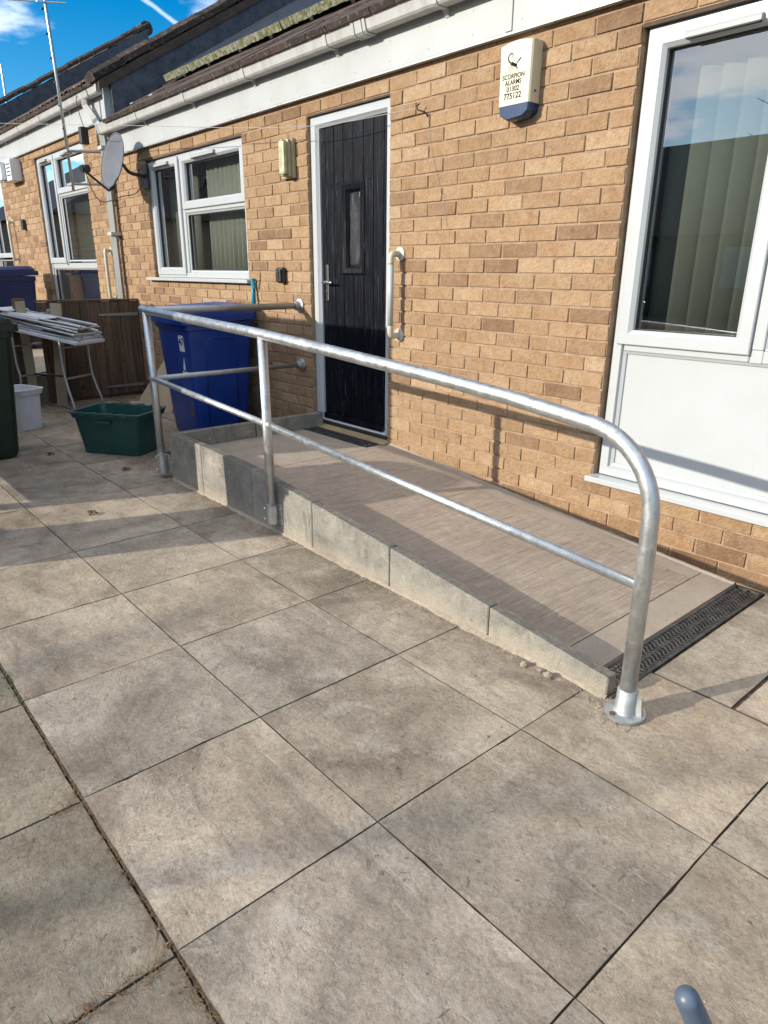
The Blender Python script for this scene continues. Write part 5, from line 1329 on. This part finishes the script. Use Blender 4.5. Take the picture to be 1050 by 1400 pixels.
# near the lens: rounded tip of a blue-grey handle
nt_ = thing('tool_handle', 'rounded blue grey handle tip poking up at the bottom right corner', 'handle', (3.40, -2.46, 0))
W0 = Vector((3.40, -2.46, 0))
tipw = Vector((3.234, -2.470, .673)) - W0; ax = (Vector((3.256, -2.431, .578)) - Vector((3.234, -2.470, .673))).normalized()
bm = bmesh.new(); n_ = 8
tube(bm, [tipw + ax * (.011 * (1 - math.cos(math.pi / 2 * k / n_))) for k in range(n_ + 1)] + [tipw + ax * .03, tipw + ax * .09], [.0112 * max(.05, math.sin(math.pi / 2 * k / n_)) for k in range(n_ + 1)] + [.0118, .013], 24)
obj('grip', bm, M_bluegrey, nt_, smooth=True)
e_ = tipw + ax * .09; g_ = Vector((e_.x + ax.x * .5, e_.y + ax.y * .5, 0))
obj('shaft', T([e_, g_], .009, 16), M_alu, nt_, smooth=True)

# ------------------------------------------------------------------ unseen garden behind the camera, mostly added (throws the shadows, shows in the glass)
ff = thing('unseen_shade_fence', 'unseen tall timber fence added behind the camera at the left to shade the patio and wall', 'fence', (-.90, -2.45, 0))  # unseen caster added for the shade on lower wall and left patio
for k in range(56): obj('board', B(-.095 - .1 * k, -.002 - .1 * k, 0, .018, .15, 1.84, .0), M_fence, ff)
for k in range(4): obj('post', B(-.09 - 1.8 * k, -.0 - 1.8 * k, -.09, -.002, 0, 1.86), M_fence, ff)
for z_ in (.3, 1.6): obj('rail', B(-5.6, 0, -.05, -.0015, z_, z_ + .07), M_fence, ff)
shadow_bin = wheelie('wheelie_bin', 'unseen dark wheelie bin added behind the camera to cast a shadow band over the ramp', (-.41, -2.98, -.01), 0, M_greenbin, .50, .5, 1.12)  # unseen bin shape added to throw the shadow band across edging and ramp
opp = thing('brick_bungalow', 'bungalow across the garden behind the camera seen in the window reflection', 'house', (-6, -20, 0))
obj('wall', B(-34, 20, -7, 0, -.04, 2.5), M_brick, opp)
bm = bmesh.new(); prism(bm, [(.4, 2.45), (-3.5, 5.75), (-7.4, 2.45)], 'x', -40.3, 14.3); obj('roof', bm, M_far, opp)
opp2 = thing('brick_bungalow', 'bungalow end added across the left side of the garden to darken the reflections in the middle windows', 'house', (-24, -12, 0))  # added to block the bright horizon from the left-hand panes
obj('wall', B(-9, 3, -5, 7.5, -.04, 3.0), M_brick, opp2)
bm2 = bmesh.new(); prism(bm2, [(-5.4, 2.95), (1.2, 6.6), (7.9, 2.95)], 'x', -9.3, 3.3); obj('roof', bm2, M_far, opp2)
for wx in (-9, -5, -1, 3, 7): obj('window', B(wx, wx + 1.6, .002, .06, .9, 2.1, .01), M_upvc, opp)
tr = thing('added_shadow_tree', 'invented bare tree added behind the camera to cast soft shadow streaks on the slabs', 'tree', (-2.3, -14.0, 0))  # invented tree, branches set to streak the foreground slabs with soft shadow
rt_ = random.Random(21); bmt = bmesh.new()
tube(bmt, smoothpath([(0, 0, -.03), (.05, 0, 1.2), (-.02, .05, 2.4), (.05, 0, 3.5)], 4), [.10 - .004 * i for i in range(13)], 10); obj('trunk', bmt, M_bark, tr, smooth=True)
bmt = bmesh.new()
def limb(P, r):
    Q = smoothpath([Vector(p) for p in P], 4); tube(bmt, Q, [r * (1 - .6 * i / len(Q)) for i in range(len(Q))], 7)
for k, (dx, dz, z0) in enumerate([(1.9, .75, 3.45), (-1.6, .5, 3.4), (.5, 1.3, 3.45), (2.3, .35, 3.3), (-1.1, .95, 3.45)]):
    P = [Vector((.04, 0, z0))]
    for s_ in (.3, .65, 1.0): P.append(Vector((dx * s_, rt_.uniform(-.25, .25) * s_, z0 + dz * s_ ** 1.2 + rt_.uniform(-.05, .05))))
    limb(P, .042)
    for q in range(2):
        b_ = P[1] + (P[3] - P[1]) * rt_.random(); sg = 1 if dx > 0 else -1
        c1 = b_ + Vector((sg * rt_.uniform(.1, .4), rt_.uniform(-.2, .2), rt_.uniform(.05, .3))); c2 = c1 + Vector((sg * rt_.uniform(.1, .4), rt_.uniform(-.2, .2), rt_.uniform(.0, .25)))
        limb([b_, c1, c2], .016)
obj('branches', bmt, M_bark, tr, smooth=True)
